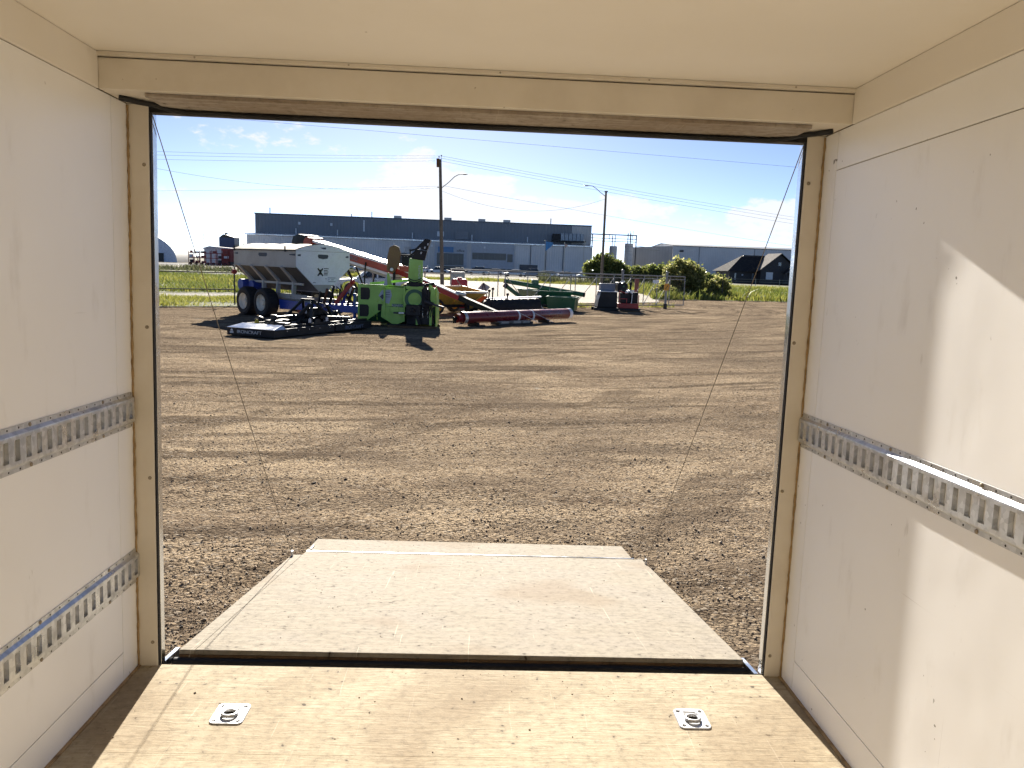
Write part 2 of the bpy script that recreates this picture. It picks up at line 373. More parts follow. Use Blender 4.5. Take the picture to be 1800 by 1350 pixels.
# ================================================================== the ground
def lattice(x, y, wl, seed):
    rs = np.random.RandomState(seed); G = rs.rand(256, 256); u = x / wl + 1000.3; v = y / wl + 1000.7
    i = np.floor(u).astype(int); j = np.floor(v).astype(int); fu = u - i; fv = v - j
    fu = fu * fu * (3 - 2 * fu); fv = fv * fv * (3 - 2 * fv)
    g = lambda a, b: G[a % 256, b % 256]
    return (g(i, j) * (1 - fu) + g(i + 1, j) * fu) * (1 - fv) + (g(i, j + 1) * (1 - fu) + g(i + 1, j + 1) * fu) * fv - .5
def gheight(x, y):
    h = np.zeros_like(x)
    for k, (wl, a) in enumerate(((2.2, .026), (.9, .020), (.38, .013), (.16, .0065), (.075, .0045), (.04, .0038))): h = h + a * lattice(x, y, wl, 20 + k)
    rr = np.hypot(x + 7, y - 47); aa = np.arctan2(x + 7, y - 47); h = h + .034 * lattice(rr * 2.0, aa * 5, 1.0, 41) + .016 * lattice(rr * 4.6, aa * 8, 1.0, 43)      # wheel ruts sweeping in from the gate
    return h
def grid_mesh(name, X, Y, Z, mat, **k):
    n, m = X.shape; co = np.stack([X, Y, Z], -1).reshape(-1, 3).astype(np.float32)
    a = np.arange((n - 1) * (m - 1)); i = a // (m - 1); j = a % (m - 1); q = i * m + j
    F = np.stack([q, q + 1, q + m + 1, q + m], 1).astype(np.int32)
    me = bpy.data.meshes.new(name); me.vertices.add(len(co)); me.vertices.foreach_set('co', co.ravel())
    me.loops.add(F.size); me.loops.foreach_set('vertex_index', F.ravel()); me.polygons.add(len(F))
    me.polygons.foreach_set('loop_start', np.arange(0, F.size, 4, dtype=np.int32)); me.polygons.foreach_set('loop_total', np.full(len(F), 4, np.int32))
    me.update(calc_edges=True); me.validate()
    o = bpy.data.objects.new(name, me); COL.objects.link(o); me.materials.append(mat)
    for kk, vv in k.items(): o[kk] = vv
    return o
g = B(-1500, 1500, -300, 2500, -.6, -.035).build('ground', m_ground('far_ground', (.10, .085, .05), (.14, .12, .07), .05), kind='structure')
# gravel yard: finer towards the trailer
rows = [-8.]; y = -8.
while y < 72:
    y += max(.016, .0042 * (abs(y - .6) + 2.4)) if y > .6 else .3
    rows.append(y)
rows = np.array(rows); cols = np.tan(np.linspace(-1.02, 1.02, 470)) / math.tan(1.02)
Yg = np.repeat(rows[:, None], len(cols), 1); half = np.clip(5 + (rows + 3) * .95, 8, 80)[:, None]
Xg = 1.2 + cols[None, :] * half
Zg = gheight(Xg, Yg)
grid_mesh('gravel_yard', Xg, Yg, Zg, GRAVEL, kind='structure')
# loose stones
def pebbles():
    n = 130000; d = 2.9 / (1 - np.random.rand(n) * .90); an = np.random.uniform(-.62, .68, n)
    x = 1.2 + d * np.sin(an); yy = -2.7 + d * np.cos(an)
    s = np.clip(np.random.lognormal(-5.60, .50, n), .0022, .019); s = np.maximum(s, d * .00035)
    keep = (yy > .6) & (np.random.rand(n) < .35 + .65 * np.clip(lattice(x, yy, .9, 77) * 2.2 + .5, 0, 1)); x, yy, s, d = x[keep], yy[keep], s[keep], d[keep]
    z = gheight(x, yy) + s * .22; n = len(x); a = np.random.rand(n) * 6.283
    base = np.array([(1, 0, 0), (0, 1, 0), (-1, 0, 0), (0, -1, 0), (0.2, .1, .72), (0, 0, -.6)])
    jit = base[None] * (1 + .45 * (np.random.rand(n, 6, 3) - .5)); ca, sa = np.cos(a)[:, None], np.sin(a)[:, None]
    px = (jit[..., 0] * ca - jit[..., 1] * sa * .75) * s[:, None] + x[:, None]; py = (jit[..., 0] * sa + jit[..., 1] * ca * .75) * s[:, None] + yy[:, None]
    pz = jit[..., 2] * s[:, None] + z[:, None]; co = np.stack([px, py, pz], -1).reshape(-1, 3).astype(np.float32)
    T = np.array([(0, 1, 4), (1, 2, 4), (2, 3, 4), (3, 0, 4), (1, 0, 5), (2, 1, 5), (3, 2, 5), (0, 3, 5)])
    F = (T[None] + 6 * np.arange(n)[:, None, None]).reshape(-1, 3).astype(np.int32); tri_mesh('loose_gravel', co, F, PEB)
def tri_mesh(name, co, F, mat, kind='stuff', parent=None):
    me = bpy.data.meshes.new(name); me.vertices.add(len(co)); me.vertices.foreach_set('co', np.ascontiguousarray(co, np.float32).ravel())
    me.loops.add(F.size); me.loops.foreach_set('vertex_index', np.ascontiguousarray(F, np.int32).ravel()); me.polygons.add(len(F))
    me.polygons.foreach_set('loop_start', np.arange(0, F.size, 3, dtype=np.int32)); me.polygons.foreach_set('loop_total', np.full(len(F), 3, np.int32))
    me.update(calc_edges=True); me.validate()
    o = bpy.data.objects.new(name, me); COL.objects.link(o); me.materials.append(mat)
    if kind: o['kind'] = kind
    if parent: o.parent = parent
    return o
pebbles()
bpy.data.objects['loose_gravel']['label'] = 'loose brown and grey stones lying over the gravel yard'

def sheet(name, poly, z, mat, kind='structure'):
    me = bpy.data.meshes.new(name); me.from_pydata([(x, y, z) for x, y in poly], [], [tuple(range(len(poly)))]); me.update()
    o = bpy.data.objects.new(name, me); COL.objects.link(o); me.materials.append(mat); o['kind'] = kind; return o
SOIL = m_ground('grassy_soil', (.06, .075, .02), (.10, .105, .03), .9)
FIELD = m_ground('field_grass_ground', (.075, .095, .022), (.125, .135, .035), .35)
PALE = m_ground('pale_gravel', (.30, .26, .205), (.36, .315, .25), .6)
ASPH = m_ground('worn_asphalt', (.06, .06, .062), (.085, .083, .08), .5)
ROADG = m_ground('grey_gravel_track', (.20, .185, .165), (.26, .24, .21), .8)
verge_poly = [(-26, 14.5), (-3, 32.3), (-3, 41.5), (-26, 23.5)]
sheet('grass_verge', verge_poly, .034, SOIL)
sheet('gravel_track', [(-27, 23.2), (-3, 41.6), (-3, 46), (-28, 27)], .030, ROADG)
sheet('field', [(-30, 27), (-3, 46), (-6, 80), (-60, 82), (-60, 30)], .026, FIELD)
sheet('gravel_lot', [(-4, 42), (6, 41), (12.5, 47), (15, 58), (19, 96.5), (-14, 96.5), (-4.5, 60)], .038, PALE)
sheet('field_right', [(13, 51.5), (16, 54), (24.8, 57), (70, 73), (90, 165), (22, 165), (18, 97), (14.5, 60)], .030, FIELD)
sheet('grass_strip', [(-70, 96.7), (30, 96.7), (30, 108), (-70, 108)], .020, FIELD)
sheet('road', [(-200, 80.5), (-14, 80.5), (-14, 96), (-200, 96)], .018, ASPH)
sheet('street', [(-240, 108.5), (200, 108.5), (200, 124), (-240, 124)], .016, ASPH)
sheet('car_park', [(-90, 158), (60, 158), (60, 199), (-90, 199)], .014, ASPH)

# grass blades
def inpoly(x, y, P):
    c = np.zeros(len(x), bool); n = len(P)
    for i in range(n):
        (xa, ya), (xb, yb) = P[i], P[(i + 1) % n]
        t = ((ya > y) != (yb > y)) & (x < (xb - xa) * (y - ya) / ((yb - ya) if yb != ya else 1e-9) + xa); c ^= t
    return c
def grass(name, label, P, n, h0, h1, w, mat, patch=3.0, thr=.0, seed=1, z0=.03):
    rs = np.random.RandomState(seed); xs = [p[0] for p in P]; ys = [p[1] for p in P]
    x = rs.uniform(min(xs), max(xs), n * 3); y = rs.uniform(min(ys), max(ys), n * 3); k = inpoly(x, y, P); x, y = x[k][:n], y[k][:n]
    dn = lattice(x, y, patch, seed + 50) + .5; dn2 = lattice(x, y, patch * .35, seed + 51) + .5
    k = rs.rand(len(x)) < np.clip(dn * 1.7 - thr, .05, 1); x, y, dn, dn2 = x[k], y[k], dn[k], dn2[k]; n = len(x)
    h = (h0 + (h1 - h0) * rs.rand(n)) * (.55 + .9 * dn * dn2 * 1.6); a = rs.rand(n) * 6.283; lean = rs.normal(0, .32, (n, 2)) * h[:, None]
    wx, wy = np.cos(a) * w * (.6 + .8 * rs.rand(n)), np.sin(a) * w * (.6 + .8 * rs.rand(n)); z = np.full(n, z0)
    b0 = np.stack([x - wx, y - wy, z], 1); b1 = np.stack([x + wx, y + wy, z], 1)
    m0 = np.stack([x - wx * .7 + lean[:, 0] * .35, y - wy * .7 + lean[:, 1] * .35, z + h * .6], 1); m1 = np.stack([x + wx * .7 + lean[:, 0] * .35, y + wy * .7 + lean[:, 1] * .35, z + h * .6], 1)
    tp = np.stack([x + lean[:, 0], y + lean[:, 1], z + h], 1)
    co = np.stack([b0, b1, m0, m1, tp], 1).reshape(-1, 3); T = np.array([(0, 1, 3), (0, 3, 2), (2, 3, 4)])
    o = tri_mesh(name, co, (T[None] + 5 * np.arange(n)[:, None, None]).reshape(-1, 3), mat); o['label'] = label; return o
GR1 = m_leaf('yellow_green_grass', (.13, .14, .022), (.20, .21, .04), (.32, .30, .08), .5)
GR2 = m_leaf('deep_green_grass', (.06, .085, .018), (.12, .15, .03), (.20, .21, .05), .45)
GR3 = m_leaf('grey_green_weeds', (.05, .06, .03), (.09, .10, .045), (.15, .15, .075), .35)
grass('verge_grass', 'short yellow green grass on the verge behind the spreader', [(-14, 23.9), (-3.2, 32.3), (-3.2, 41), (-17, 30)], 20000, .06, .20, .016, GR1, 2.2, .1, 1)
grass('field_grass', 'tall green grass in the field behind the left gate', [(-27, 30), (-3.5, 46.5), (-7, 78), (-42, 78)], 52000, .12, .34, .030, GR2, 4.5, .1, 2)
grass('field_grass_tips', 'yellow seed heads over the tall grass at left', [(-27, 30), (-3.5, 46.5), (-7, 78), (-42, 78)], 36000, .12, .38, .028, GR1, 6, .2, 3)
grass('right_grass', 'bright green grass beyond the gravel at right', [(13.2, 52), (16, 54.2), (24.8, 57.2), (46, 65), (60, 120), (20, 120), (14.5, 60)], 46000, .2, .55, .035, GR1, 4, .1, 4)
grass('right_grass_undergrowth', 'darker grass under the bushes at right', [(13.2, 52), (16, 54.2), (24.8, 57.2), (46, 65), (50, 90), (18, 90), (14.5, 60)], 20000, .2, .7, .045, GR2, 3, .3, 5)
grass('fence_weeds', 'low weeds along the foot of the sliding gate', [(3.5, 34.6), (12.0, 40.4), (11.6, 41.2), (3.1, 35.4)], 5000, .06, .28, .014, GR1, .8, .35, 6)
grass('strip_grass', 'mown yellow grass strip beyond the pale gravel lot', [(-16, 97), (28, 97), (28, 108), (-16, 108)], 12000, .15, .4, .06, GR1, 6, .1, 7)
grass('shrubbery', 'low grey green shrubs beyond the left field', [(-62, 97), (-16, 97), (-16, 107), (-62, 107)], 16000, .25, .85, .09, GR3, 7, .4, 8)
grass('shrubbery_right', 'scrubby weeds along the street behind the sliding gate', [(9, 100), (30, 98), (30, 108), (9, 108)], 7000, .3, 1.2, .07, GR3, 5, .4, 9)

# ================================================================== the trailer (built in its own level frame, then tilted)
W, H, ZB = 2.379, 2.089, 1.979
tr = thing('cargo_trailer', 'cream painted cargo trailer interior open at the back with ramp lowered', 'trailer', (0, 0, .43))
tr.rotation_mode = 'QUATERNION'
tr.rotation_quaternion = Matrix(((.9999944, 0, .0033609), (-.0000926, .9996202, .0275596), (-.0033597, -.0275598, .9996145))).to_quaternion()
DEEP = -4.6
# side walls: slab, then the sheets that are fixed to it with open joints
for sx, name in ((0, 'side_wall'), (1, 'side_wall')):
    a, b = (-.06, -.006) if sx == 0 else (W + .006, W + .06)
    wo = B(a, b, DEEP - .05, -.001, -.06, H + .06).build(name, paint('joint_shadow_paint', (.38, .31, .22), .7), tr)
    wo['label'] = 'left side wall of the trailer' if sx == 0 else 'right side wall of the trailer'
    p0, p1 = (-.0058, 0) if sx == 0 else (W, W + .0058)
    yv = -.113 if sx == 0 else -.10; zk = .105 if sx == 0 else .116; zt = ZB - .001 if sx == 0 else 1.849
    def sheet_(y0, y1, z0, z1): B(p0, p1, y0, y1, z0, z1).build('wall_panel', WALL, wo, bevel=.0012)
    sheet_(-2.44, yv - .0028, zk + .0015, zt - .0015); sheet_(DEEP, -2.4432, zk + .0015, zt - .0015)      # main sheets
    sheet_(DEEP, yv - .0028, .001, zk - .0015)                                                           # kick strip
    sheet_(yv, -.0012, .001, ZB - .002)                                                                  # strip at the door post
    if sx == 1: sheet_(DEEP, yv - .0028, zt + .0012, ZB - .002)
    t0, t1 = (-.0058, .004) if sx == 0 else (W - .004, W + .0058)
    B(t0, t1, DEEP, -.2, ZB, H - .001).build('cove_trim', CEIL, wo, bevel=.002)
B(-.06, W + .06, DEEP - .1, DEEP - .051, -.06, H + .06).build('front_wall', WALL, tr)
B(-.06, W + .06, DEEP - .05, .05, H, H + .05).build('ceiling', CEIL, tr)
for k, (y0, y1) in enumerate(((-.5335, .012), (-1.75, -.5345), (-2.97, -1.751), (DEEP, -2.971))):
    B(-.005, W + .005, y0, y1, -.028, 0).build('floor_sheet', PLY, tr)
B(-.05, W + .05, DEEP, .004, -.11, -.029).build('floor_frame', DKSTEEL, tr)
B(.075, W - .07, .0125, .016, -.03, -.004).build('threshold_strip', DKSTEEL, tr)
# floor dirt channel at the wall foot
for x0, x1 in ((.0005, .012), (W - .012, W - .0005)):
    B(x0, x1, -3.2, -.002, .0003, .004).build('floor_bead', CAULK, tr)
# door posts
for sx in (0, 1):
    X = (lambda x: x) if sx == 0 else (lambda x: W - x)
    jw = .070 if sx == 0 else .063
    def bb(x0, x1, y0, y1, z0, z1):
        a, b = sorted((X(x0), X(x1))); return B(a, b, y0, y1, z0, z1)
    j = bb(-.05, jw, 0, .006, -.001, ZB).build('door_post', TRIM, tr, bevel=.0015)
    bb(jw - .004, jw + .0045, .0062, .020, -.03, ZB).build('door_seal', RUBBER, j)
    bb(-.06, jw - .005, .0065, .055, -.3, H).build('post_core', DKSTEEL, j)
    bb(jw - .0045, jw + .006, .0202, .052, -.06, 1.968).build('aluminium_post', ALU, j, bevel=.001)
    c = MB(); p = []
    for k in range(120):
        z = .004 + k * (ZB - .01) / 119; p.append((X(.0025 + .0018 * random.random()), -.003 - .002 * random.random(), z))
    c.tube(p, [.0028 + .0022 * random.random() for _ in p], 5).build('caulk_bead', CAULK, j)
    for z in (.10, .70, 1.25, 1.80):
        zz = z + random.uniform(-.02, .02)
        MB().lathe([(.0065, 0), (.006, .002), (.003, .003), (.001, .0018)], (X(jw - .014 + random.uniform(-.004, .004)), 0, zz), (0, -1, 0), 10).build('screw', SCREW, j)
# header box over the door
hd = B(.0005, W - .0005, -.198, -.0005, ZB, 2.072).build('header', TRIM, tr, bevel=.0025)
B(.0005, W - .0005, -.210, -.0005, 2.0755, H - .0005).build('header_trim', TRIM, hd, bevel=.002)
B(.002, W - .002, -.190, -.001, 2.0722, 2.0753).build('header_gap_shade', HOLESHADE, hd)  # dark filler paints the shade of the groove under the trim
hb = B(.13, W - .12, -.170, .002, 1.966, ZB - .0005).build('header_board', HWOOD, hd, bevel=.002)
B(.066, W - .06, .0065, .050, 1.955, H - .001).build('outer_lintel', BLACK, hd)
pth = [(.03, -.12, 1.971), (.07, -.085, 1.968), (.11, -.05, 1.968), (.15, -.022, 1.960), (.20, -.006, 1.956)] + [(.3 + i * .2, .0, 1.958 - .003 * math.sin(i * 1.9)) for i in range(9)] + [(W - .20, -.006, 1.956), (W - .15, -.022, 1.960), (W - .11, -.05, 1.968), (W - .07, -.085, 1.968), (W - .03, -.12, 1.971)]
MB().tube(pth, .009, 8).build('spring_cable_conduit', RUBBER, hd, smooth=True)
for k in range(5):
    MB().lathe([(.003, 0), (.0027, .0012), (.001, .0016)], (.30 + k * .47, -.210, 2.082), (0, -1, 0), 8).build('screw', SCREW, hd)
# tie-down rails (E-track)
PITCH = .0508
def rail(sx, ztop, first, n):
    X = (lambda d: d) if sx == 0 else (lambda d: W - d); zc = ztop - .062
    y1 = -first + PITCH * .55; y0 = -first - (n - 1) * PITCH - PITCH * .55
    prof = [(.0008, .062), (.0028, .0615), (.0030, .0485), (.0125, .0405), (.0130, .037)]
    m = MB()
    for sg in (1, -1):
        pr = [(d, sg * z) for d, z in prof]
        for i in range(len(pr) - 1):
            (d0, z0), (d1, z1) = pr[i], pr[i + 1]
            m.add([(X(d0), y0, zc + z0), (X(d0), y1, zc + z0), (X(d1), y1, zc + z1), (X(d1), y0, zc + z1)], [(0, 1, 2, 3)])
    D = .013; hw, hh = .0118, .0285
    for k in range(n):
        c = -first - k * PITCH; a, b = c - PITCH / 2, c + PITCH / 2
        if k == 0: b = y1
        if k == n - 1: a = y0
        def q(ya, yb, za, zb, d=D): m.add([(X(d), ya, zc + za), (X(d), yb, zc + za), (X(d), yb, zc + zb), (X(d), ya, zc + zb)], [(0, 1, 2, 3)])
        q(a, c - hw, -.037, .037); q(c + hw, b, -.037, .037); q(c - hw, c + hw, hh, .037); q(c - hw, c + hw, -.037, -hh)
        # slot lips, folded back to the wall
        for ya, yb, za, zb in ((c - hw, c - hw, -hh, hh), (c + hw, c + hw, -hh, hh), (c - hw, c + hw, hh, hh), (c - hw, c + hw, -hh, -hh)):
            if ya == yb: m.add([(X(D), ya, zc + za), (X(D), ya, zc + zb), (X(.001), ya, zc + zb), (X(.001), ya, zc + za)], [(0, 1, 2, 3)])
            else: m.add([(X(D), ya, zc + za), (X(D), yb, zc + za), (X(.001), yb, zc + za), (X(.001), ya, zc + za)], [(0, 1, 2, 3)])
    o = m.build('tie_down_rail', GALV, tr, smooth=False)
    h = MB(); 
    for k in range(n * 1):
        for sg in (1, -1):
            c = -first - k * PITCH + PITCH * .5
            h.lathe([(.0030, 0), (.0028, .0006), (.0002, .0006)], (X(.0029), c, zc + sg * .0550), (1 if sx == 0 else -1, 0, 0), 7)
    h.build('punched_hole_shade', HOLESHADE, o, kind='stuff')  # raised dark discs stand for the shade in the rail holes
    for k in range(3, n, 8):
        for sg in (1, -1):
            MB().lathe([(.0060, 0), (.0056, .002), (.003, .0034), (.0005, .0036)], (X(.0029), -first - k * PITCH - PITCH * .5, zc + sg * .0550), (1 if sx == 0 else -1, 0, 0), 10).build('screw', SCREW, o)
    return o
rail(0, 1.0095, .0451, 62)['label'] = 'upper galvanised slotted rail on the left wall'
rail(0, .4451, .030, 62)['label'] = 'lower galvanised slotted rail on the left wall'
rail(1, 1.0095, .0343, 62)['label'] = 'galvanised slotted rail on the right wall'
# recessed tie-down rings
def dring(cx, cy, lab):
    pl = MB(); w, h, r = .0535, .061, .016; out = []
    for qx, qy, a0 in ((1, 1, 0), (-1, 1, 90), (-1, -1, 180), (1, -1, 270)):
        for k in range(6):
            a = R(a0 + k * 18); out.append((cx + qx * (w - r) + r * math.cos(a), cy + qy * (h - r) + r * math.sin(a)))
    n = len(out); inn = []
    for k in range(n):       # round well, slightly flattened on the ring-bar side
        a = math.atan2(out[k][1] - cy, out[k][0] - cx); inn.append((cx + .035 * math.cos(a), cy - .004 + .038 * math.sin(a)))
    vs = [(x, y, .0008) for x, y in out] + [(x, y, .0042) for x, y in [(cx + (x - cx) * .965, cy + (y - cy) * .965) for x, y in out]] + [(x, y, .0042) for x, y in inn] + [(cx + (x - cx) * .72, cy - .004 + (y - cy + .004) * .72, .0012) for x, y in inn]
    fs = []
    for ring in range(3):
        fs += [(ring * n + k, ring * n + (k + 1) % n, (ring + 1) * n + (k + 1) % n, (ring + 1) * n + k) for k in range(n)]
    p = pl.add(vs, fs).build('tie_down_ring', ZINC, tr, smooth=True); p['label'] = lab
    MB().lathe([(.0002, .0013), (.0270, .0013), (.0270, .0016), (.0002, .0016)], (cx, cy - .004, 0), (0, 0, 1), 20).build('recess_shade', HOLESHADE, p)  # dark disc puts shade into the bottom of the well
    ring = [(cx + .0235 * math.cos(a), cy - .008 + .022 * math.sin(a), .0062 + .0025 * (1 - math.sin(a))) for a in np.linspace(R(60), R(480), 26)]
    MB().tube(ring, .0055, 8).build('ring', ZINC, p, smooth=True)
    MB().cyl((cx - .024, cy + .018, .0075), (cx + .024, cy + .018, .0075), .0042, 10).build('ring_bar', ZINC, p, smooth=True)
    B(cx - .020, cx + .020, cy + .026, cy + .040, .0043, .0050).build('bar_slot_shade', HOLESHADE, p)  # dark slab on the plate stands for a shaded slot
    for qx in (-1, 1):
        for qy in (-1, 1):
            MB().lathe([(.0070, 0), (.0066, .0012), (.0045, .0022), (.002, .0016), (.0003, .0014)], (cx + qx * .038, cy + qy * .044, .0042), (0, 0, 1), 12).build('bolt', DKSTEEL, p, smooth=True)
dring(.431, -.316, 'left tie down ring set in the plywood floor'); dring(1.958, -.304, 'right tie down ring set in the plywood floor')
# ramp: hinge gap, ply deck, edge board, foot flap, cables
ra, L1, a2, L2 = .1402, 1.9228, .1156, .3915
ry, rz_ = .153, -.01
def rp(x, s, t):   # along the ramp, t = height above its surface
    return (x, ry + s * math.cos(ra) + t * math.sin(ra), rz_ - s * math.sin(ra) + t * math.cos(ra))
fy, fz = ry + L1 * math.cos(ra), rz_ - L1 * math.sin(ra)
def fp(x, s, t): return (x, fy + s * math.cos(a2) + t * math.sin(a2), fz - s * math.sin(a2) + t * math.cos(a2))
def slab(fn, x0, x1, s0, s1, t0, t1):
    return MB().hexa([fn(x0, s0, t0), fn(x1, s0, t0), fn(x1, s1, t0), fn(x0, s1, t0)], [fn(x0, s0, t1), fn(x1, s0, t1), fn(x1, s1, t1), fn(x0, s1, t1)])
ramp = slab(rp, .150, 2.288, 0, L1, -.019, 0).build('ramp', PLYR, tr, bevel=.002); ramp['label'] = 'plywood loading ramp lowered to the gravel'
slab(rp, .088, .1475, 0, L1 - .10, -.019, -.001).build('edge_board', PLYR, ramp, bevel=.002)
slab(rp, .090, 2.286, -.002, .03, -.040, -.0195).build('ply_edge', PLYE, ramp)
slab(rp, .095, 2.284, .0305, L1 - .01, -.055, -.0195).build('ramp_frame', DKSTEEL, ramp)
MB().cyl((.075, ry - .020, -.060), (2.30, ry - .020, -.060), .026, 14).build('hinge_tube', BLACK, ramp, smooth=True)
B(.06, 2.31, .034, .235, -.125, -.100).build('hinge_plate', RUST, ramp)
for x in (.066, 2.298):
    MB().bar((x, .035, -.022), (x, .20, -.040), .016, .03).build('hinge_arm', ALU, ramp)
slab(rp, .15, 2.24, L1 + .001, L1 + .020, -.012, .004).build('joint_strip', ALU, ramp)
fl = slab(fp, .144, 2.228, .021, L2, -.019, 0).build('ramp_flap', PLYR, tr, bevel=.002); fl['label'] = 'narrow foot flap at the end of the ramp'
slab(fp, .15, 2.22, .03, L2 - .06, -.030, -.0195).build('flap_frame', DKSTEEL, fl)
MB().tube([fp(.17, .06, .004), fp(.165, .16, .004)], .006, 6).build('grip_strip', ALU, fl)
for (x0, xe) in ((.080, .096), (W - .072, 2.282)):
    A = Vector((x0, .012, 1.945)); E_ = Vector(rp(xe, 1.78, .012)); pts = []
    for k in range(15):
        f = k / 14; q = A.lerp(E_, f); q.z -= .06 * f * (1 - f); pts.append(q)
    cb = MB().tube(pts, .0018, 6).build('ramp_cable', paint('old_wire_rope', (.22, .19, .15), .6, .4), tr)
    MB().cyl(E_ - Vector((0, 0, .02)), E_ + Vector((0, 0, .02)), .008, 8).build('cable_anchor', ZINC, cb)

def grit():
    """small stones and crumbs carried in on the ramp and the floor edge"""
    rs = np.random.RandomState(3); M3 = np.array(tr.rotation_quaternion.to_matrix()); base = np.array([(1, 0, 0), (0, 1, 0), (-1, 0, 0), (0, -1, 0), (.1, .1, .8), (0, 0, -.2)])
    T = np.array([(0, 1, 4), (1, 2, 4), (2, 3, 4), (3, 0, 4), (1, 0, 5), (2, 1, 5), (3, 2, 5), (0, 3, 5)]); co = []; F = []
    for k in range(420):
        sz = min(.0045, float(rs.lognormal(-6.35, .45)))
        if k < 230: p = rp(rs.uniform(.16, 2.27), L1 * rs.rand() ** .6, sz * .2)
        elif k < 270: p = fp(rs.uniform(.16, 2.2), rs.uniform(.05, L2), sz * .2)
        else: p = (rs.uniform(.05, W - .05), -1.5 * rs.rand() ** 2.0, sz * .2)
        q = base * (1 + .5 * (rs.rand(6, 3) - .5)) * sz + np.array(p); F.append(T + 6 * k); co.append(q @ M3.T + np.array([0, 0, .43]))
    o = tri_mesh('tracked_grit', np.concatenate(co), np.concatenate(F), PEB); o['label'] = 'small stones and crumbs scattered on the ramp and floor'
grit()

# ================================================================== machines in the yard
GREY = paint('bare_hopper_steel', (.42, .40, .36), .5, .0, dirt=.4, dirtcol=(.26, .23, .19), scale=1.4)
WHITE = paint('white_paint', (.80, .82, .85), .35, 0, dirt=.2, dirtcol=(.45, .42, .38))
TARP = paint('cream_tarp', (.62, .55, .45), .65, 0, dirt=.3, dirtcol=(.4, .36, .3))
BLUE = paint('blue_machine_paint', (.016, .05, .32), .35, 0, dirt=.25)
RIMW = paint('cream_rim_paint', (.66, .62, .52), .45, 0, dirt=.3)
SKYSHEEN = paint('sky_sheen_metal', (.70, .71, .73), .22, .9, dirt=.2, dirtcol=(.3, .3, .3))
GREEN = paint('lime_green_paint', (.33, .58, .10), .35, 0, dirt=.35, dirtcol=(.15, .24, .05))
RED = paint('red_machine_paint', (.36, .022, .018), .4, 0, dirt=.25)
ORANGE = paint('orange_red_paint', (.42, .065, .03), .45, 0, dirt=.3)
MAROON = paint('dark_red_tube_paint', (.17, .012, .016), .3, 0, dirt=.2)
YELLOW = paint('ochre_yellow_paint', (.60, .36, .06), .5, 0, dirt=.45, dirtcol=(.22, .12, .03))
DGREEN = paint('dark_green_paint', (.015, .11, .05), .35, 0, dirt=.2)
BROWN = paint('tan_cover', (.17, .105, .04), .6, 0, dirt=.4)
MAGENTA = paint('crimson_plastic', (.42, .012, .035), .4, 0, dirt=.15)
LETTER = paint('pale_lettering', (.60, .62, .64), .6); DLETTER = paint('grey_lettering', (.18, .20, .26), .6)
BADGE = paint('slate_badge', (.045, .055, .08), .5); INK = paint('black_decal', (.01, .012, .016), .5)
STICK = paint('pale_blue_sticker', (.42, .47, .55), .5)
HAZARD = paint('yellow_hazard_plate', (.62, .50, .06), .5)
GLASS = m_glass('dark_window_glass'); 
LGLASS = m_glass('pale_window_glass', (.10, .13, .15), .05)

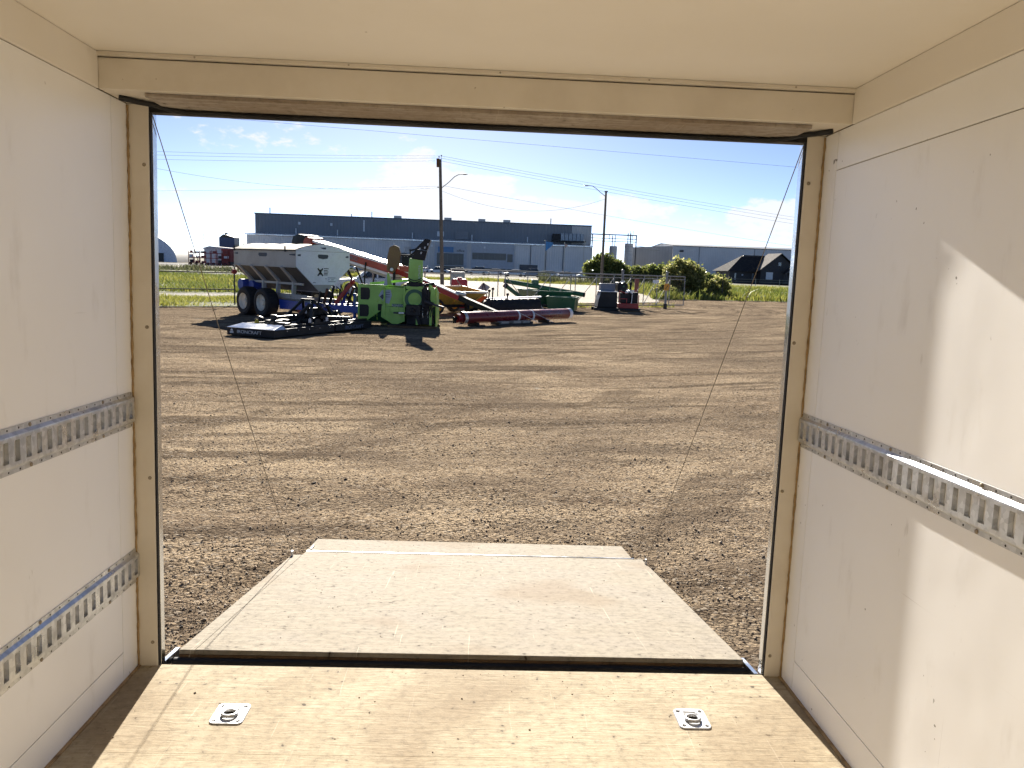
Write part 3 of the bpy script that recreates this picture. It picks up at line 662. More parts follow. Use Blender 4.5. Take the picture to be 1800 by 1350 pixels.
def spreader():
    t = thing('fertilizer_spreader', 'white and grey tarp covered hopper spreader on tandem wheels with blue chassis', 'spreader', (-4.66, 22.3, 0), R(-44.3))
    Lh, Wd, ze, zs, zb = 3.85, 2.05, 2.20, 1.69, .88
    sec = [(0, ze), (0, zs), (.90, zb), (1.15, zb), (Wd, zs), (Wd, ze)]
    h = MB().prism(sec, 'x', -Lh, 0).build('hopper', GREY, t, bevel=.01)
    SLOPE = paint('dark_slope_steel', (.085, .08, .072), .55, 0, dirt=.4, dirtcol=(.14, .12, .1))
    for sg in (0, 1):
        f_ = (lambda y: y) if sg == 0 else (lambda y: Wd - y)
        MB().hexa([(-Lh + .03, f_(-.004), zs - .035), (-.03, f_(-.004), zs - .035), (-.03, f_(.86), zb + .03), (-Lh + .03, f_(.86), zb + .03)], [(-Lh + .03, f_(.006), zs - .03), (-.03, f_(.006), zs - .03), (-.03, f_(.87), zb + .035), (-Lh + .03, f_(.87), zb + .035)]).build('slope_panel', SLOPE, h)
    fr = MB().prism([(.005, ze - .01), (.005, zs), (.62, 1.135), (1.43, 1.135), (Wd - .005, zs), (Wd - .005, ze - .01)], 'x', .002, .012).build('front_panel', WHITE, h); fr['label'] = 'white front panel of the hopper'
    MB().prism([(0, ze), (0, ze + .012), (.35, ze + .13), (.7, ze + .20), (1.02, ze + .225), (1.35, ze + .20), (1.7, ze + .13), (Wd, ze + .012), (Wd, ze)], 'x', -.02, .010).build('tarp_end', WHITE, h)
    # tarp roof sagging between its bows
    n, m = 26, 12; vs = []; fs = []
    for i in range(n + 1):
        x = -Lh - .04 + (Lh + .02) * i / n; sag = .035 * abs(math.sin(math.pi * 4 * i / n)); 
        for j in range(m + 1):
            y = -.03 + (Wd + .06) * j / m; e = 1 - (2 * j / m - 1) ** 2
            vs.append((x, y, ze + .012 + .225 * e - sag * e))
    for i in range(n):
        for j in range(m): fs.append((i * (m + 1) + j, (i + 1) * (m + 1) + j, (i + 1) * (m + 1) + j + 1, i * (m + 1) + j + 1))
    MB().add(vs, fs).build('tarp', TARP, t, smooth=True)
    MB().bar((-Lh - .03, -.03, ze + .0), (0.01, -.03, ze + .0), .03, .04).build('tarp_rail', BLACK, t)
    for x in (-.55, -Lh + .12): MB().bar((x, -.04, ze - .05), (x, -.04, ze + .13), .03, .04).build('tarp_crank', BLACK, t)
    MB().bx(-Lh, 0, -.02, .0, zs - .03, zs).build('lower_flange', GREY, h)
    for k, x in enumerate((-.78, -1.72, -2.62, -3.45)):
        r = MB().bar((x, -.03, zs - .01), (x, .47, 1.16), .13, .09)
        r.bar((x, .44, 1.20), (x, .40, .62), .13, .09); r.build('hopper_rib', GREY, t, bevel=.006)
    MB().bx(-Lh + .1, -.25, .40, .46, 1.10, 1.17).build('side_rail', GREY, t)
    for x in (-.30, -1.2, -2.1, -3.0): MB().bx(x - .38, x + .38, .30, .36, .64, .80).build('toolbox_panel', GREY, t, bevel=.01)
    for y in (.42, 1.58): MB().bx(-Lh + .1, .05, y, y + .09, .56, .66).build('chassis_beam', GREY, t)
    # blue running gear and drawbar
    b = MB()
    for y in (.10, 1.80): b.hexa([(-1.15, y, .30), (-1.15, y + .13, .30), (.75, y + .13, .36), (.75, y, .36)], [(-1.15, y, .61), (-1.15, y + .13, .61), (.75, y + .13, .58), (.75, y, .58)])
    b.bar((.7, .17, .47), (2.1, .98, .46), .12, .22); b.bar((.7, 1.87, .47), (2.1, 1.08, .46), .12, .22); b.bx(-1.15, -1.0, .23, 1.8, .40, .55); b.bx(.42, .56, .23, 1.8, .42, .55)
    b.build('drawbar_frame', BLUE, t, bevel=.01)
    MB().bar((2.1, 1.03, .46), (2.45, 1.03, .44), .10, .10).build('hitch_tongue', BLACK, t)
    jk = MB().cyl((1.9, .86, .12), (1.9, .86, .95), .05).bx(1.78, 2.02, .74, .98, .02, .12); jk.build('jack_stand', BLUE, t)
    MB().bar((1.35, .55, .62), (1.9, .75, 1.28), .09, .09).ball((1.92, .76, 1.3), .08).build('red_hydraulic_arm', RED, t)
    for k in range(5):
        p = [(1.0 + .1 * k, .75 + .06 * k, .6), (1.1 + .08 * k, .6 + .1 * k, 1.05 + .08 * (k % 3)), (1.45, .8, .95 - .05 * k), (1.8, .95, .6)]
        q = [Vector(p[0]).lerp(Vector(p[1]), f) if f <= 1 else Vector(p[1]).lerp(Vector(p[2]), f - 1) if f <= 2 else Vector(p[2]).lerp(Vector(p[3]), f - 2) for f in np.linspace(0, 3, 10)]
        MB().tube(q, .016, 6).build('hydraulic_hose', RUBBER, t)
    for x in (-2.80, -1.66):
        wheel(t, (x, -.06, .475), (0, -1, 0), .475, .44, RIMW); wheel(t, (x, 2.11, .475), (0, 1, 0), .475, .44, RIMW)
        MB().cyl((x, .2, .445), (x, 1.85, .445), .06).build('axle', BLACK, t)
    MB().bar((-3.0, .4, .50), (-1.5, .4, .50), .10, .12).build('walking_beam', BLACK, t)
    MB().bx(-1.0, .4, .5, 1.5, .22, .52).build('underbody_box', BLACK, t, bevel=.03); MB().cyl((-.9, 1.0, .50), (2.2, 1.02, .50), .06).build('pto_shaft', BLACK, t); MB().cyl((-.25, .30, .36), (-.25, .5, .36), .17, 18).build('pulley', ORANGE, t); B(-.95, -.1, .20, .23, .34, .40).build('rust_plate', RUST, t)
    for k in range(6): MB().bar((.65 + .16 * k, .35 + .1 * k, .40), (.9 + .18 * k, .30 + .12 * k, .95 + .1 * (k % 3)), .05, .07).build('control_lever', (BLACK, RUST, BLACK, DKSTEEL, BLUE, BLACK)[k], t)
    MB().cyl((-3.72, .16, 1.00), (-3.72, .62, 1.00), .19, 22).build('hydraulic_tank', BLUE, t, smooth=True)
    MB().cyl((-3.25, .30, .98), (-3.25, .8, .98), .17, 22).build('valve_drum', BLUE, t, smooth=True)
    MB().prism([(.62, .30), (1.4, .30), (1.25, .86), (.80, .86)], 'x', -Lh - .42, -Lh + .02).build('discharge_box', BLACK, t)
    MB().cyl((-Lh - .02, .05, 1.42), (-Lh - .14, .05, 1.42), .08).build('tail_lamp', RED, t)
    def plate(name, mat, pts, ax, a, b2): return MB().prism(pts, ax, a, b2).build(name, mat, t)
    by = 1.0; plate('badge', BADGE, [(by - .18, 2.10), (by - .2, 2.05), (by - .17, 1.98), (by, 1.955), (by + .17, 1.98), (by + .2, 2.05), (by + .18, 2.10)], 'x', .0125, .017)
    plate('badge', BADGE, [(by - .11, 2.32), (by + .12, 2.33), (by + .10, 2.27), (by - .02, 2.28)], 'x', .0105, .014)
    plate('badge', BADGE, [(-2.2, 2.10), (-2.22, 2.03), (-2.15, 1.98), (-1.75, 1.98), (-1.68, 2.03), (-1.7, 2.10)], 'y', -.006, -.001)
    for x0, x1 in ((-.36, -.02), (-3.8, -3.55)): plate('maker_stripe', BADGE, [(x0, 2.08), (x1, 2.10), (x1, 2.03), (x0, 2.05)], 'y', -.006, -.001)
    for s in (.06, 1.88): plate('maker_stripe', BADGE, [(s, 2.07), (s + .11, 2.09), (s + .11, 2.02), (s, 2.03)], 'x', .0125, .016)
    lg = MB()
    for a, b2 in (((.80, 1.66), (.99, 1.42)), ((.99, 1.66), (.80, 1.42))): lg.bar((.0145, a[0], a[1]), (.0145, b2[0], b2[1]), .004, .05, up=(0, 1, 0))
    lg.bx(.0125, .0165, .855, .935, 1.46, 1.62).build('emblem', INK, t)
    for z, w in ((1.655, .18), (1.60, .14), (1.55, .17), (1.50, .15), (1.455, .14)): B(.0125, .0155, 1.03, 1.03 + w, z - .012, z + .012).build('decal_line', INK, t)
    for y, z, w in ((1.18, 1.36, .30), (1.20, 1.30, .05), (1.30, 1.30, .12), (1.20, 1.24, .28), (.62, 1.20, .1), (1.08, 1.33, .06)): B(.0125, .0150, y, y + w, z - .010, z + .010).build('decal_line', DLETTER, t)
spreader()

def batwing():
    t = thing('rotary_mower', 'black folding rotary mower deck lying on gravel in front of the spreader', 'mower', (-3.74, 16.12, 0), R(66.4)); t.scale = (1, 1, .84)
    deck = MB()
    deck.prism([(0, .04), (0, .27), (.10, .30), (1.30, .30), (1.40, .26), (1.40, .04)], 'x', .46, 4.4)
    d = deck.build('deck', BLACK, t, bevel=.008)
    e = MB().prism([(0, .04), (0, .255), (1.40, .255), (1.40, .04)], 'x', 0, .46).build('end_wing', BLACK, t, bevel=.006)
    MB().hexa([(-.004, -.004, .256), (.46, -.004, .256), (.46, 1.404, .256), (-.004, 1.404, .256)], [(-.004, -.004, .268), (.46, .10, .37), (.46, 1.30, .37), (-.004, 1.404, .268)]).build('sheen_wing_cover', SKYSHEEN, t, bevel=.004)  # light metal stands in for sky sheen on glossy black paint
    text('lettering', 'IRONCRAFT', .135, LETTER, t, (-.006, .72, .15), (0, -1, 0), (0, 0, 1))
    MB().prism([(1.30, .10), (1.20, .10), (1.19, .14), (1.25, .16), (1.31, .14)], 'x', -.008, -.001).prism([(1.29, .165), (1.21, .165), (1.22, .20), (1.25, .235), (1.28, .20)], 'x', -.008, -.001).build('emblem', LETTER, t)
    B(2.55, 4.35, -.03, -.004, .05, .22).build('rear_skirt', BLACK, t)
    text('lettering', 'IRONCRAFT', .17, DLETTER, t, (3.45, -.034, .135), (1, 0, 0), (0, 0, 1))
    for x in (.9, 2.3, 3.6):
        g = MB().bx(x - .16, x + .16, .55, .87, .30, .46).cyl((x, .71, .46), (x, .71, .62), .08).build('gearbox', BLACK, t, bevel=.02)
    MB().cyl((1.0, .71, .53), (2.2, .71, .53), .045).cyl((2.4, .71, .53), (3.5, .71, .53), .045).build('drive_shaft', DKSTEEL, t)
    m = MB()
    for x in (1.75, 2.85): m.bar((x, .18, .30), (2.3, .55, 1.02), .07, .07); m.bar((x, 1.2, .30), (2.3, .85, 1.02), .07, .07)
    m.bar((2.3, .5, 1.02), (2.3, .9, 1.02), .07, .07).build('hitch_mast', BLACK, t)
    for x0, x1 in ((.55, 1.4), (1.5, 3.1), (3.2, 4.3)):
        for y in (.12, 1.25): MB().bar((x0, y, .335), (x1, y, .335), .06, .05).build('deck_rib', BLACK, t)
    for k in range(9): MB().cyl((.5 + k * .45, -.004, .2), (.5 + k * .45, -.016, .2), .014, 8).build('bolt', ZINC, t)
    for x, y in ((1.6, 1.72), (3.0, 1.72)):
        wheel(t, (x, y, .21), (1, 0, 0), .21, .15, DKSTEEL, lugs=False); MB().bar((x, 1.35, .33), (x, y, .45), .06, .06).bar((x, y, .45), (x + .11, y, .22), .03, .06).build('caster_arm', BLACK, t)
    MB().prism([(.60, .36), (.78, .36), (.72, .47), (.66, .47)], 'y', 1.05, 1.07).build('hazard_plate', HAZARD, t)
    for x in (1.35, 2.1): MB().prism([(x, .40), (x + .11, .40), (x + .11, .50), (x + .055, .54), (x, .50)], 'y', -.02, -.012).build('decal', LETTER, t)
    tg = MB().bar((2.3, .3, .5), (2.95, -.6 + .4, .46), .09, .09).bar((2.3, .9, .5), (2.95, 1.4, .5), .08, .08)
    tg.build('lift_arm', BLACK, t)
    for x, y, z in ((.75, .3, .42), (1.5, .85, .44), (2.0, .3, .46), (2.75, .75, .46), (3.3, .35, .44), (3.95, .85, .42)): MB().prism([(x - .17, .30), (x + .17, .30), (x + .10, z), (x - .10, z)], 'y', y - .14, y + .14).build('gear_cover', BLACK, t, bevel=.015)
    for x0, z0, x1, z1 in ((1.45, .34, 2.1, .78), (3.15, .34, 2.5, .78), (2.0, .9, 1.6, .5), (2.75, .85, 3.2, .45)): MB().bar((x0, .40, z0), (x1, .55, z1), .06, .09).build('linkage_arm', BLACK, t)
    for x in (2.62, 2.95): MB().cyl((x, .25, .40), (x, .62, .56), .07, 12).build('tilt_cylinder', BLACK, t)
    B(1.95, 2.65, .48, .60, .55, .78).build('mast_plate', BLACK, t, bevel=.01); MB().prism([(1.86, .62), (1.94, .62), (1.94, .72), (1.90, .76), (1.86, .72)], 'y', .46, .47).build('decal', LETTER, t)
    for k in range(4): MB().tube([(2.2 + .1 * k, .6, .6), (2.5 + .1 * k, .3 + .1 * k, .8 + .05 * k), (2.9 + .15 * k, .5, .62), (3.2, .65, .5)], .014, 6).build('hydraulic_hose', RUBBER, t)
    for x, y in ((2.7, .35), (3.1, .5), (3.35, .25)): MB().bx(x, x + .26, y, y + .06, .42, .47).build('bright_pin', ZINC, t)
    MB().cyl((1.55, .05, .33), (1.9, .3, .82), .035).build('lift_cylinder', DKSTEEL, t); MB().bar((3.0, .1, .34), (3.4, .45, .66), .05, .05).build('link_bar', DKSTEEL, t)
batwing()

def oct_(cx, cz, w, h, c=.3): return [(cx - w / 2, cz - h / 2), (cx + w / 2 * (1 - c), cz - h / 2), (cx + w / 2, cz - h / 2 * (1 - c * 1.3)), (cx + w / 2, cz + h / 2 * (1 - c * 1.3)), (cx + w / 2 * (1 - c), cz + h / 2), (cx - w / 2, cz + h / 2)]
def blower():
    t = thing('snow_blower', 'lime green tractor snow blower with tall chute and black deflector', 'snow blower', (-2.52, 21.15, 0), R(-2))
    w = 2.36
    # open auger box: thick side cheeks, curved back, top sheet
    ck = [(0, .02), (.95, .02), (1.0, .5), (.75, 1.08), (.0, 1.24), (-.0, .9)]
    for x in (0, w - .03): MB().prism(ck, 'x', x, x + .03).build('side_cheek', GREEN, t, bevel=.004)
    back = MB(); pr = [(.02, 1.22), (.0, .95), (-.02, .6), (.03, .30), (.16, .12), (.40, .05)]
    for (y0, z0), (y1, z1) in zip(pr[:-1], pr[1:]):
        back.hexa([(.03, y0 + .1, z0), (w - .03, y0 + .1, z0), (w - .03, y1 + .1, z1), (.03, y1 + .1, z1)], [(.03, y0 + .13, z0), (w - .03, y0 + .13, z0), (w - .03, y1 + .13, z1 + .01), (.03, y1 + .13, z1 + .01)])
    back.build('back_sheet', DGREEN, t)  # dark green paints gap shade behind the lime plates
    MB().hexa([(-.02, -.02, 1.235), (1.42, -.02, 1.215), (1.42, .74, 1.10), (-.02, .74, 1.10)], [(-.02, -.02, 1.265), (1.42, -.02, 1.245), (1.42, .74, 1.13), (-.02, .74, 1.13)]).build('top_sheet', GREEN, t, bevel=.004)
    # back plate; dark plates put in the shade of two chamfered openings
    P = MB(); P.prism([(-.01, .08), (-.01, 1.235), (.78, 1.225), (.78, .55), (.42, .28), (.2, .12)], 'y', -.045, -.022); P.build('end_plate', GREEN, t, bevel=.004)
    MB().prism(oct_(.215, .98, .28, .36), 'y', -.052, -.047).build('opening_shade', HOLESHADE, t); MB().prism(oct_(.185, .47, .28, .36), 'y', -.052, -.047).build('opening_shade', HOLESHADE, t)
    MB().prism([(.70, .30), (.72, .62), (1.40, .60), (1.42, .18), (1.1, .06)], 'y', -.10, -.05).build('lower_skirt', GREEN, t, bevel=.004)
    MB().prism([(.80, .62), (.80, 1.2), (1.38, 1.2), (1.42, .62)], 'y', -.075, -.05).build('centre_plate', GREEN, t, bevel=.004)
    for x in (.78, 1.38): MB().bx(x, x + .05, -.16, -.02, .35, 1.24).build('frame_rib', GREEN, t, bevel=.004)
    B(.60, .72, -.06, -.046, .48, .68).build('opening_shade', HOLESHADE, t)
    MB().prism([(.83, 1.24), (.89, 1.62), (.94, 1.62), (1.04, 1.24)], 'y', -.16, -.12).build('hitch_fin', GREEN, t, bevel=.004); MB().prism([(.78, 1.24), (.87, 1.60), (.90, 1.24)], 'y', -.18, -.165).build('fin_plate', STICK, t)
    MB().prism([(.62, .93), (.72, 1.10), (.98, 1.12), (1.02, .95), (.94, .70), (.82, .72)], 'y', -.088, -.078).build('sticker', STICK, t); MB().prism([(.66, .90), (.74, .98), (.80, .90), (.74, .82)], 'y', -.094, -.089).build('emblem', BADGE, t)
    for z in (.90, .97, 1.04): B(.84, .96, -.093, -.089, z - .008, z + .008).build('decal_line', BADGE, t)
    B(1.03, 1.36, -.092, -.078, .60, .70).build('name_plate', DGREEN, t); text('lettering', 'KONSTA', .085, LETTER, t, (1.195, -.097, .65), (1, 0, 0), (0, 0, 1), .002)
    # fan housing
    MB().cyl((1.72, -.16, .86), (1.72, .30, .86), .36, 32).build('fan_housing', GREEN, t, smooth=True); MB().lathe([(.36, 0), (.345, .03), (.30, .03)], (1.72, -.16, .86), (0, -1, 0), 32).build('housing_rim', GREEN, t, smooth=True); MB().lathe([(.30, .001), (.30, .012), (.20, .012), (.20, .001)], (1.72, -.16, .86), (0, -1, 0), 32).build('housing_shade_ring', DGREEN, t)  # dark green ring paints a recess shade on the flat face
    B(1.46, 1.98, -.20, .28, 1.16, 1.25).build('chute_base', GREEN, t, bevel=.01)
    MB().bx(1.48, 1.92, -.36, -.10, .38, .70).cyl((1.70, -.36, .55), (1.70, -.52, .55), .06).build('gearbox', BLACK, t, bevel=.02)
    MB().bx(1.94, 2.16, -.30, .1, .62, 1.18).bx(1.99, 2.10, -.34, -.2, .8, 1.24).build('hydraulic_block', BLACK, t, bevel=.02)
    MB().bar((1.1, -.25, .44), (1.52, -.25, .44), .05, .05).build('drive_shaft', DKSTEEL, t); B(1.26, 1.42, -.30, -.22, .42, .47).build('shaft_guard', ZINC, t)
    for x in (1.78, 2.18): MB().bx(x, x + .07, -.30, -.22, .10, .72).build('hitch_post', GREEN, t, bevel=.005)
    MB().prism([(1.80, .62), (2.25, .66), (2.30, .12), (1.84, .12)], 'y', -.20, -.17).build('hitch_plate', BLACK, t, bevel=.004)
    MB().bar((1.9, -.32, .12), (1.7, -.34, .68), .05, .09).build('brace', BLACK, t)
    for x in (1.98, 2.13): MB().tube([(x, -.26, .60), (x, -.33, .5), (x, -.33, .4), (x, -.26, .34)], .016, 6).build('lift_hook', RIMW, t)
    B(.95, 2.42, -.42, -.30, .005, .07).build('skid_timber', PLYE, t); B(.95, 2.42, .55, .67, .005, .07).build('skid_timber', PLYE, t); B(.9, 1.75, -.28, .5, .075, .10).build('pallet_deck', BLACK, t)
    MB().bx(.06, .14, -.05, .6, .0, .06).bx(w - .1, w - .02, -.05, .6, .0, .06).build('skid_shoe', BLACK, t)
    B(1.99, 2.30, -.02, .06, .60, 1.20).build('motor_recess_shade', BLACK, t); B(1.46, 2.30, .0, .08, .10, .38).build('recess_shade_plate', BLACK, t)  # black slabs stand in for the shaded interior on this side
    for k in range(6): MB().tube([(1.95 + .05 * k, -.32, 1.1 - .06 * k), (2.12 + .03 * k, -.40, .95 - .05 * k), (2.05 + .04 * k, -.36, .6), (1.72 + .1 * k, -.33, .5 - .03 * k)], .016, 6).build('hydraulic_hose', RUBBER, t)
    MB().bar((2.1, -.42, .80), (2.62, -.5, .66), .06, .06).cyl((2.05, -.4, .82), (2.3, -.45, .74), .06).build('pto_shaft', DKSTEEL, t); MB().bar((2.16, -.28, 1.25), (2.34, .1, 1.0), .05, .16).build('side_guard', GREEN, t)
    MB().prism([(2.22, 1.24), (2.34, 1.20), (2.36, .70), (2.26, .62), (2.20, .9)], 'y', -.30, -.27).build('corner_plate', GREEN, t)
    for x in (.50, 1.02, 1.30): MB().bar((x, -.11, .30), (x - .10, -.12, .62), .03, .02).build('skirt_rib', GREEN, t)
    # chute with collar and bent deflector
    MB().cyl((1.71, .04, 1.24), (1.71, .04, 1.36), .27, 28).build('chute_collar', BLACK, t, smooth=True)
    c = MB(); s0 = [(1.50, -.16), (1.92, -.16), (1.92, .24), (1.50, .24)]; s1 = [(1.53, -.13), (1.95, -.13), (1.90, .2), (1.56, .2)]
    c.hexa([(x, y, 1.36) for x, y in s0], [(x, y, 2.08) for x, y in s1]).build('chute', GREEN, t, bevel=.03); text('lettering', 'KONSTA', .10, LETTER, t, (1.85, -.152, 1.68), (0, .04, 1), (-1, 0, 0), .002)
    for z in (1.44, 1.50): MB().tube([(1.5 + .42 * f, -.175 - .05 * math.sin(math.pi * f), z - .08 * math.sin(math.pi * f)) for f in np.linspace(0, 1, 8)], .014, 6).build('hydraulic_hose', RUBBER, t)
    d = MB(); d.hexa([(1.60, -.15, 2.06), (1.99, -.15, 2.02), (1.97, .2, 2.02), (1.60, .2, 2.06)], [(1.72, -.17, 2.36), (2.06, -.17, 2.30), (2.04, .22, 2.30), (1.72, .22, 2.36)])
    d.hexa([(1.72, -.17, 2.37), (2.06, -.17, 2.31), (2.04, .22, 2.31), (1.72, .22, 2.37)], [(2.00, -.18, 2.66), (2.16, -.18, 2.64), (2.15, .22, 2.64), (2.00, .22, 2.66)]); d.build('deflector', BLACK, t, bevel=.01)
    MB().bar((1.56, -.14, 2.30), (1.78, -.14, 2.36), .05, .05).bar((1.55, -.14, 2.34), (1.58, -.14, 2.14), .05, .04).cyl((1.57, -.16, 2.15), (1.74, -.16, 2.30), .025).build('deflector_cylinder', BLACK, t)
    for z, x in ((2.5, 2.06), (2.40, 1.97), (2.36, 1.82), (2.24, 1.86)): MB().prism([(x, z - .03), (x + .04, z - .03), (x + .055, z + .03), (x + .015, z + .03)], 'y', -.19, -.182).build('decal', LETTER, t)
    MB().cyl((2.0, -.2, 1.28), (2.3, -.12, 1.34), .05).build('chute_motor', BLACK, t); MB().bar((.3, .3, 1.27), (1.5, .25, 1.42), .06, .07).build('top_link', GREEN, t)
    MB().lathe([(.10, 0), (.34, .02), (.34, .06), (.10, .08)], (.5, .45, .42), (1, 0, 0), 20).lathe([(.10, 0), (.34, .02), (.34, .06), (.10, .08)], (1.1, .45, .42), (1, 0, 0), 20).cyl((.03, .45, .42), (w - .03, .45, .42), .06).build('auger', GREEN, t)
blower()

def conveyor():
    head, kink, tail = Vector((-6.10, 31.00, 2.61)), Vector((-1.96, 27.00, 1.63)), Vector((1.85, 25.40, 0.20))
    o = Vector((kink.x, kink.y, 0)); t = thing('grain_conveyor', 'red and white inclined grain conveyor with motor behind the green blower', 'conveyor', o)
    H0, K0, T0 = head - o, kink - o, tail - o; up = Vector((0, 0, 1))
    def beam(p, q, w, h, dz, mat, name): return MB().bar(p + up * dz, q + up * dz, w, h).build(name, mat, t)
    beam(H0, K0, .50, .26, 0, ORANGE, 'tube'); beam(H0, K0, .54, .09, .18, WHITE, 'top_belt'); beam(H0, K0, .54, .09, -.18, WHITE, 'return_belt'); beam(H0 + Vector((.3, -.2, 0)), K0, .40, .10, -.30, GREY, 'lower_truss')
    mid = K0.lerp(T0, .62); beam(K0, mid, .30, .18, 0, RED, 'tube'); beam(K0, mid, .31, .04, .115, WHITE, 'top_belt'); beam(mid, T0, .26, .17, 0, BLACK, 'intake_tube'); beam(mid, T0, .27, .02, .10, DKSTEEL, 'intake_cover')
    MB().cyl(mid + Vector((-.15, 0, .18)), mid + Vector((.2, -.14, .12)), .07).build('clamp', ZINC, t)
    d = (H0 - K0).normalized(); s = d.cross(up).normalized()
    hd = MB(); hd.prism([(-.1, -.28), (.85, -.28), (.98, .0), (.85, .26), (.5, .36), (-.1, .34)], 'y', -.34, .34); ho = hd.build('head_hood', BLACK, t, bevel=.02); ho.location = H0 + Vector((.05, 0, -.02)); ho.rotation_euler = (0, R(-4), math.atan2(d.y, d.x))
    MB().cyl(H0 - d * .3 + s * .34 , H0 - d * .3 - s * .34, .30, 20).build('head_drum', ORANGE, t, smooth=True)
    side = -s if s.y > 0 else s; rd = -d; upd = (up - d * d.dot(up)).normalized()
    if rd.cross(upd).dot(side) < 0: pass
    text('lettering', 'AGRO', .28, INK, t, H0 - d * .95 + side * .262, rd, upd); text('lettering', 'LARGO', .22, DLETTER, t, H0 - d * 3.3 + side * .262, rd, upd)
    B_ = H0.lerp(K0, .42)
    for sg in (1, -1):
        MB().bar(B_ + s * .28 * sg + up * .1, (B_.x + .95, B_.y - .5 + .8 * sg, .35), .07, .07).build('support_leg', BLACK, t); MB().bar(H0.lerp(K0, .72) + s * .28 * sg, (B_.x + .95, B_.y - .5 + .8 * sg, .35), .05, .05).build('support_leg', BLACK, t)
        wheel(t, (B_.x + .95, B_.y - .5 + .95 * sg, .34), (0, 1, 0), .34, .2, RIMW, lugs=False)
    MB().bar((B_.x + .95, B_.y - 1.4, .35), (B_.x + .95, B_.y + .4, .35), .08, .08).build('axle', BLACK, t)
    # belt guard, engine and its cradle on the kink
    G = K0 + Vector((-.15, -.42, .35)); pr = [(-.22, -.35), (.02, -.45), (.25, -.1), (.29, .3), (.22, .52), (.04, .60), (-.14, .50), (-.21, .15)]
    go = MB().prism(pr, 'y', -.09, .09).build('belt_guard', BROWN, t, bevel=.04); go.location = G
    MB().bx(G.x + .32, G.x + .92, G.y - .1, G.y + .45, G.z - .14, G.z + .20).build('engine', BLACK, t, bevel=.04); MB().bx(G.x + .28, G.x + .90, G.y - .05, G.y + .4, G.z + .205, G.z + .26).build('engine_shroud', BLACK, t, bevel=.02)
    B(G.x + .62, G.x + .72, G.y - .108, G.y - .102, G.z - .02, G.z + .10).build('decal', LETTER, t)
    MB().bx(G.x + .25, G.x + 1.0, G.y - .1, G.y + .5, G.z - .36, G.z - .16).build('engine_cradle', ORANGE, t, bevel=.02); MB().cyl((G.x - .02, G.y - .12, G.z - .3), (G.x - .02, G.y - .24, G.z - .3), .06).build('pulley_hub', ZINC, t)
    MB().bar((G.x + .05, G.y, G.z - .35), (G.x + .05, G.y, .05), .09, .09).bar((G.x + .7, G.y, G.z - .35), (G.x + .5, G.y, .05), .08, .08).build('engine_stand', BLACK, t)
conveyor()

def yellow_wagon():
    t = thing('gravity_wagon', 'ochre yellow hopper wagon behind the red tube', 'wagon', (-.62, 27.4, 0), R(38))
    s0 = [(.35, .35), (2.05, .35), (2.05, 1.25), (.35, 1.25)]; s1 = [(-.10, -.05), (2.55, -.05), (2.55, 1.75), (-.10, 1.75)]
    m = MB(); n = 4; vs = [(x, y, .38) for x, y in s0] + [(x, y, .86 + .10 * y) for x, y in s1] + [(x * .97 + .03, y * .96 + .03, .85 + .10 * y) for x, y in s1] + [(x * .97 + .03, y * .96 + .03, .42) for x, y in s0]
    m.add(vs, [(i, (i + 1) % 4, 4 + (i + 1) % 4, 4 + i) for i in range(4)] + [(8 + i, 8 + (i + 1) % 4, 12 + (i + 1) % 4, 12 + i) for i in range(4)] + [(4 + i, 4 + (i + 1) % 4, 8 + (i + 1) % 4, 8 + i) for i in range(4)] + [(0, 1, 2, 3), (12, 13, 14, 15)]); m.build('box', YELLOW, t)
    for (x0, y0), (x1, y1) in zip(s1, s1[1:] + s1[:1]): MB().bar((x0, y0, .88 + .1 * y0), (x1, y1, .88 + .1 * y1), .07, .07).build('rim_rail', RIMW if abs(x0 - x1) > .1 else YELLOW, t)
    for x in (.1, 1.2, 2.4): MB().bar((x, -.06, .84), (.35 + (x + .1) * .62, .33, .40), .06, .05).build('side_rib', YELLOW, t)
    MB().bx(-.2, 1.9, .3, .4, .27, .37).bx(-.2, 1.9, 1.0, 1.1, .27, .37).build('chassis', BLACK, t)
    for x in (.28, 1.95):
        for y in (.20, 1.45): wheel(t, (x, y, .30), (0, 1 if y > 1 else -1, 0), .30, .22, YELLOW, lugs=False)
    MB().prism([(2.60, .30), (2.85, .42), (2.85, .66), (2.61, .72)], 'y', .1, .8).build('red_end_hopper', ORANGE, t)
yellow_wagon()

t = thing('red_tank', 'crimson ribbed plastic tank behind the yellow wagon', 'tank', (-.2, 33.0, 0))
MB().prism([(0, 0), (.72, 0), (.72, 1.22), (.66, 1.31), (.06, 1.31), (0, 1.22)], 'y', 0, .7).build('body', MAGENTA, t, bevel=.04)
for x in (.05, .33, .62): B(x, x + .05, -.02, -.001, .05, 1.25).build('rib', MAGENTA, t, bevel=.01)
MB().cyl((.36, .35, 1.31), (.36, .35, 1.38), .12).build('lid', MAGENTA, t)
t = thing('utility_cabinet', 'pale grey twin door utility cabinet beyond the crimson tank', 'cabinet', (-1.3, 60, 0), R(4))
B(0, 1.1, 0, .7, 0, 1.42).build('body', paint('cabinet_grey', (.36, .40, .40), .5), t, bevel=.02)
for x in (.03, .56): B(x, x + .51, -.03, -.002, .1, 1.36).build('door', paint('cabinet_grey', (.36, .40, .40), .5), t, bevel=.01)
t = thing('sign_board', 'pale square board tilted on its corner on an A frame', 'sign', (1.28, 34, 0))
MB().prism([(-.29, .86), (-.04, 1.17), (.30, .97), (.05, .66)], 'y', -.02, .0).build('board', paint('pale_sign_face', (.40, .44, .52), .5), t)
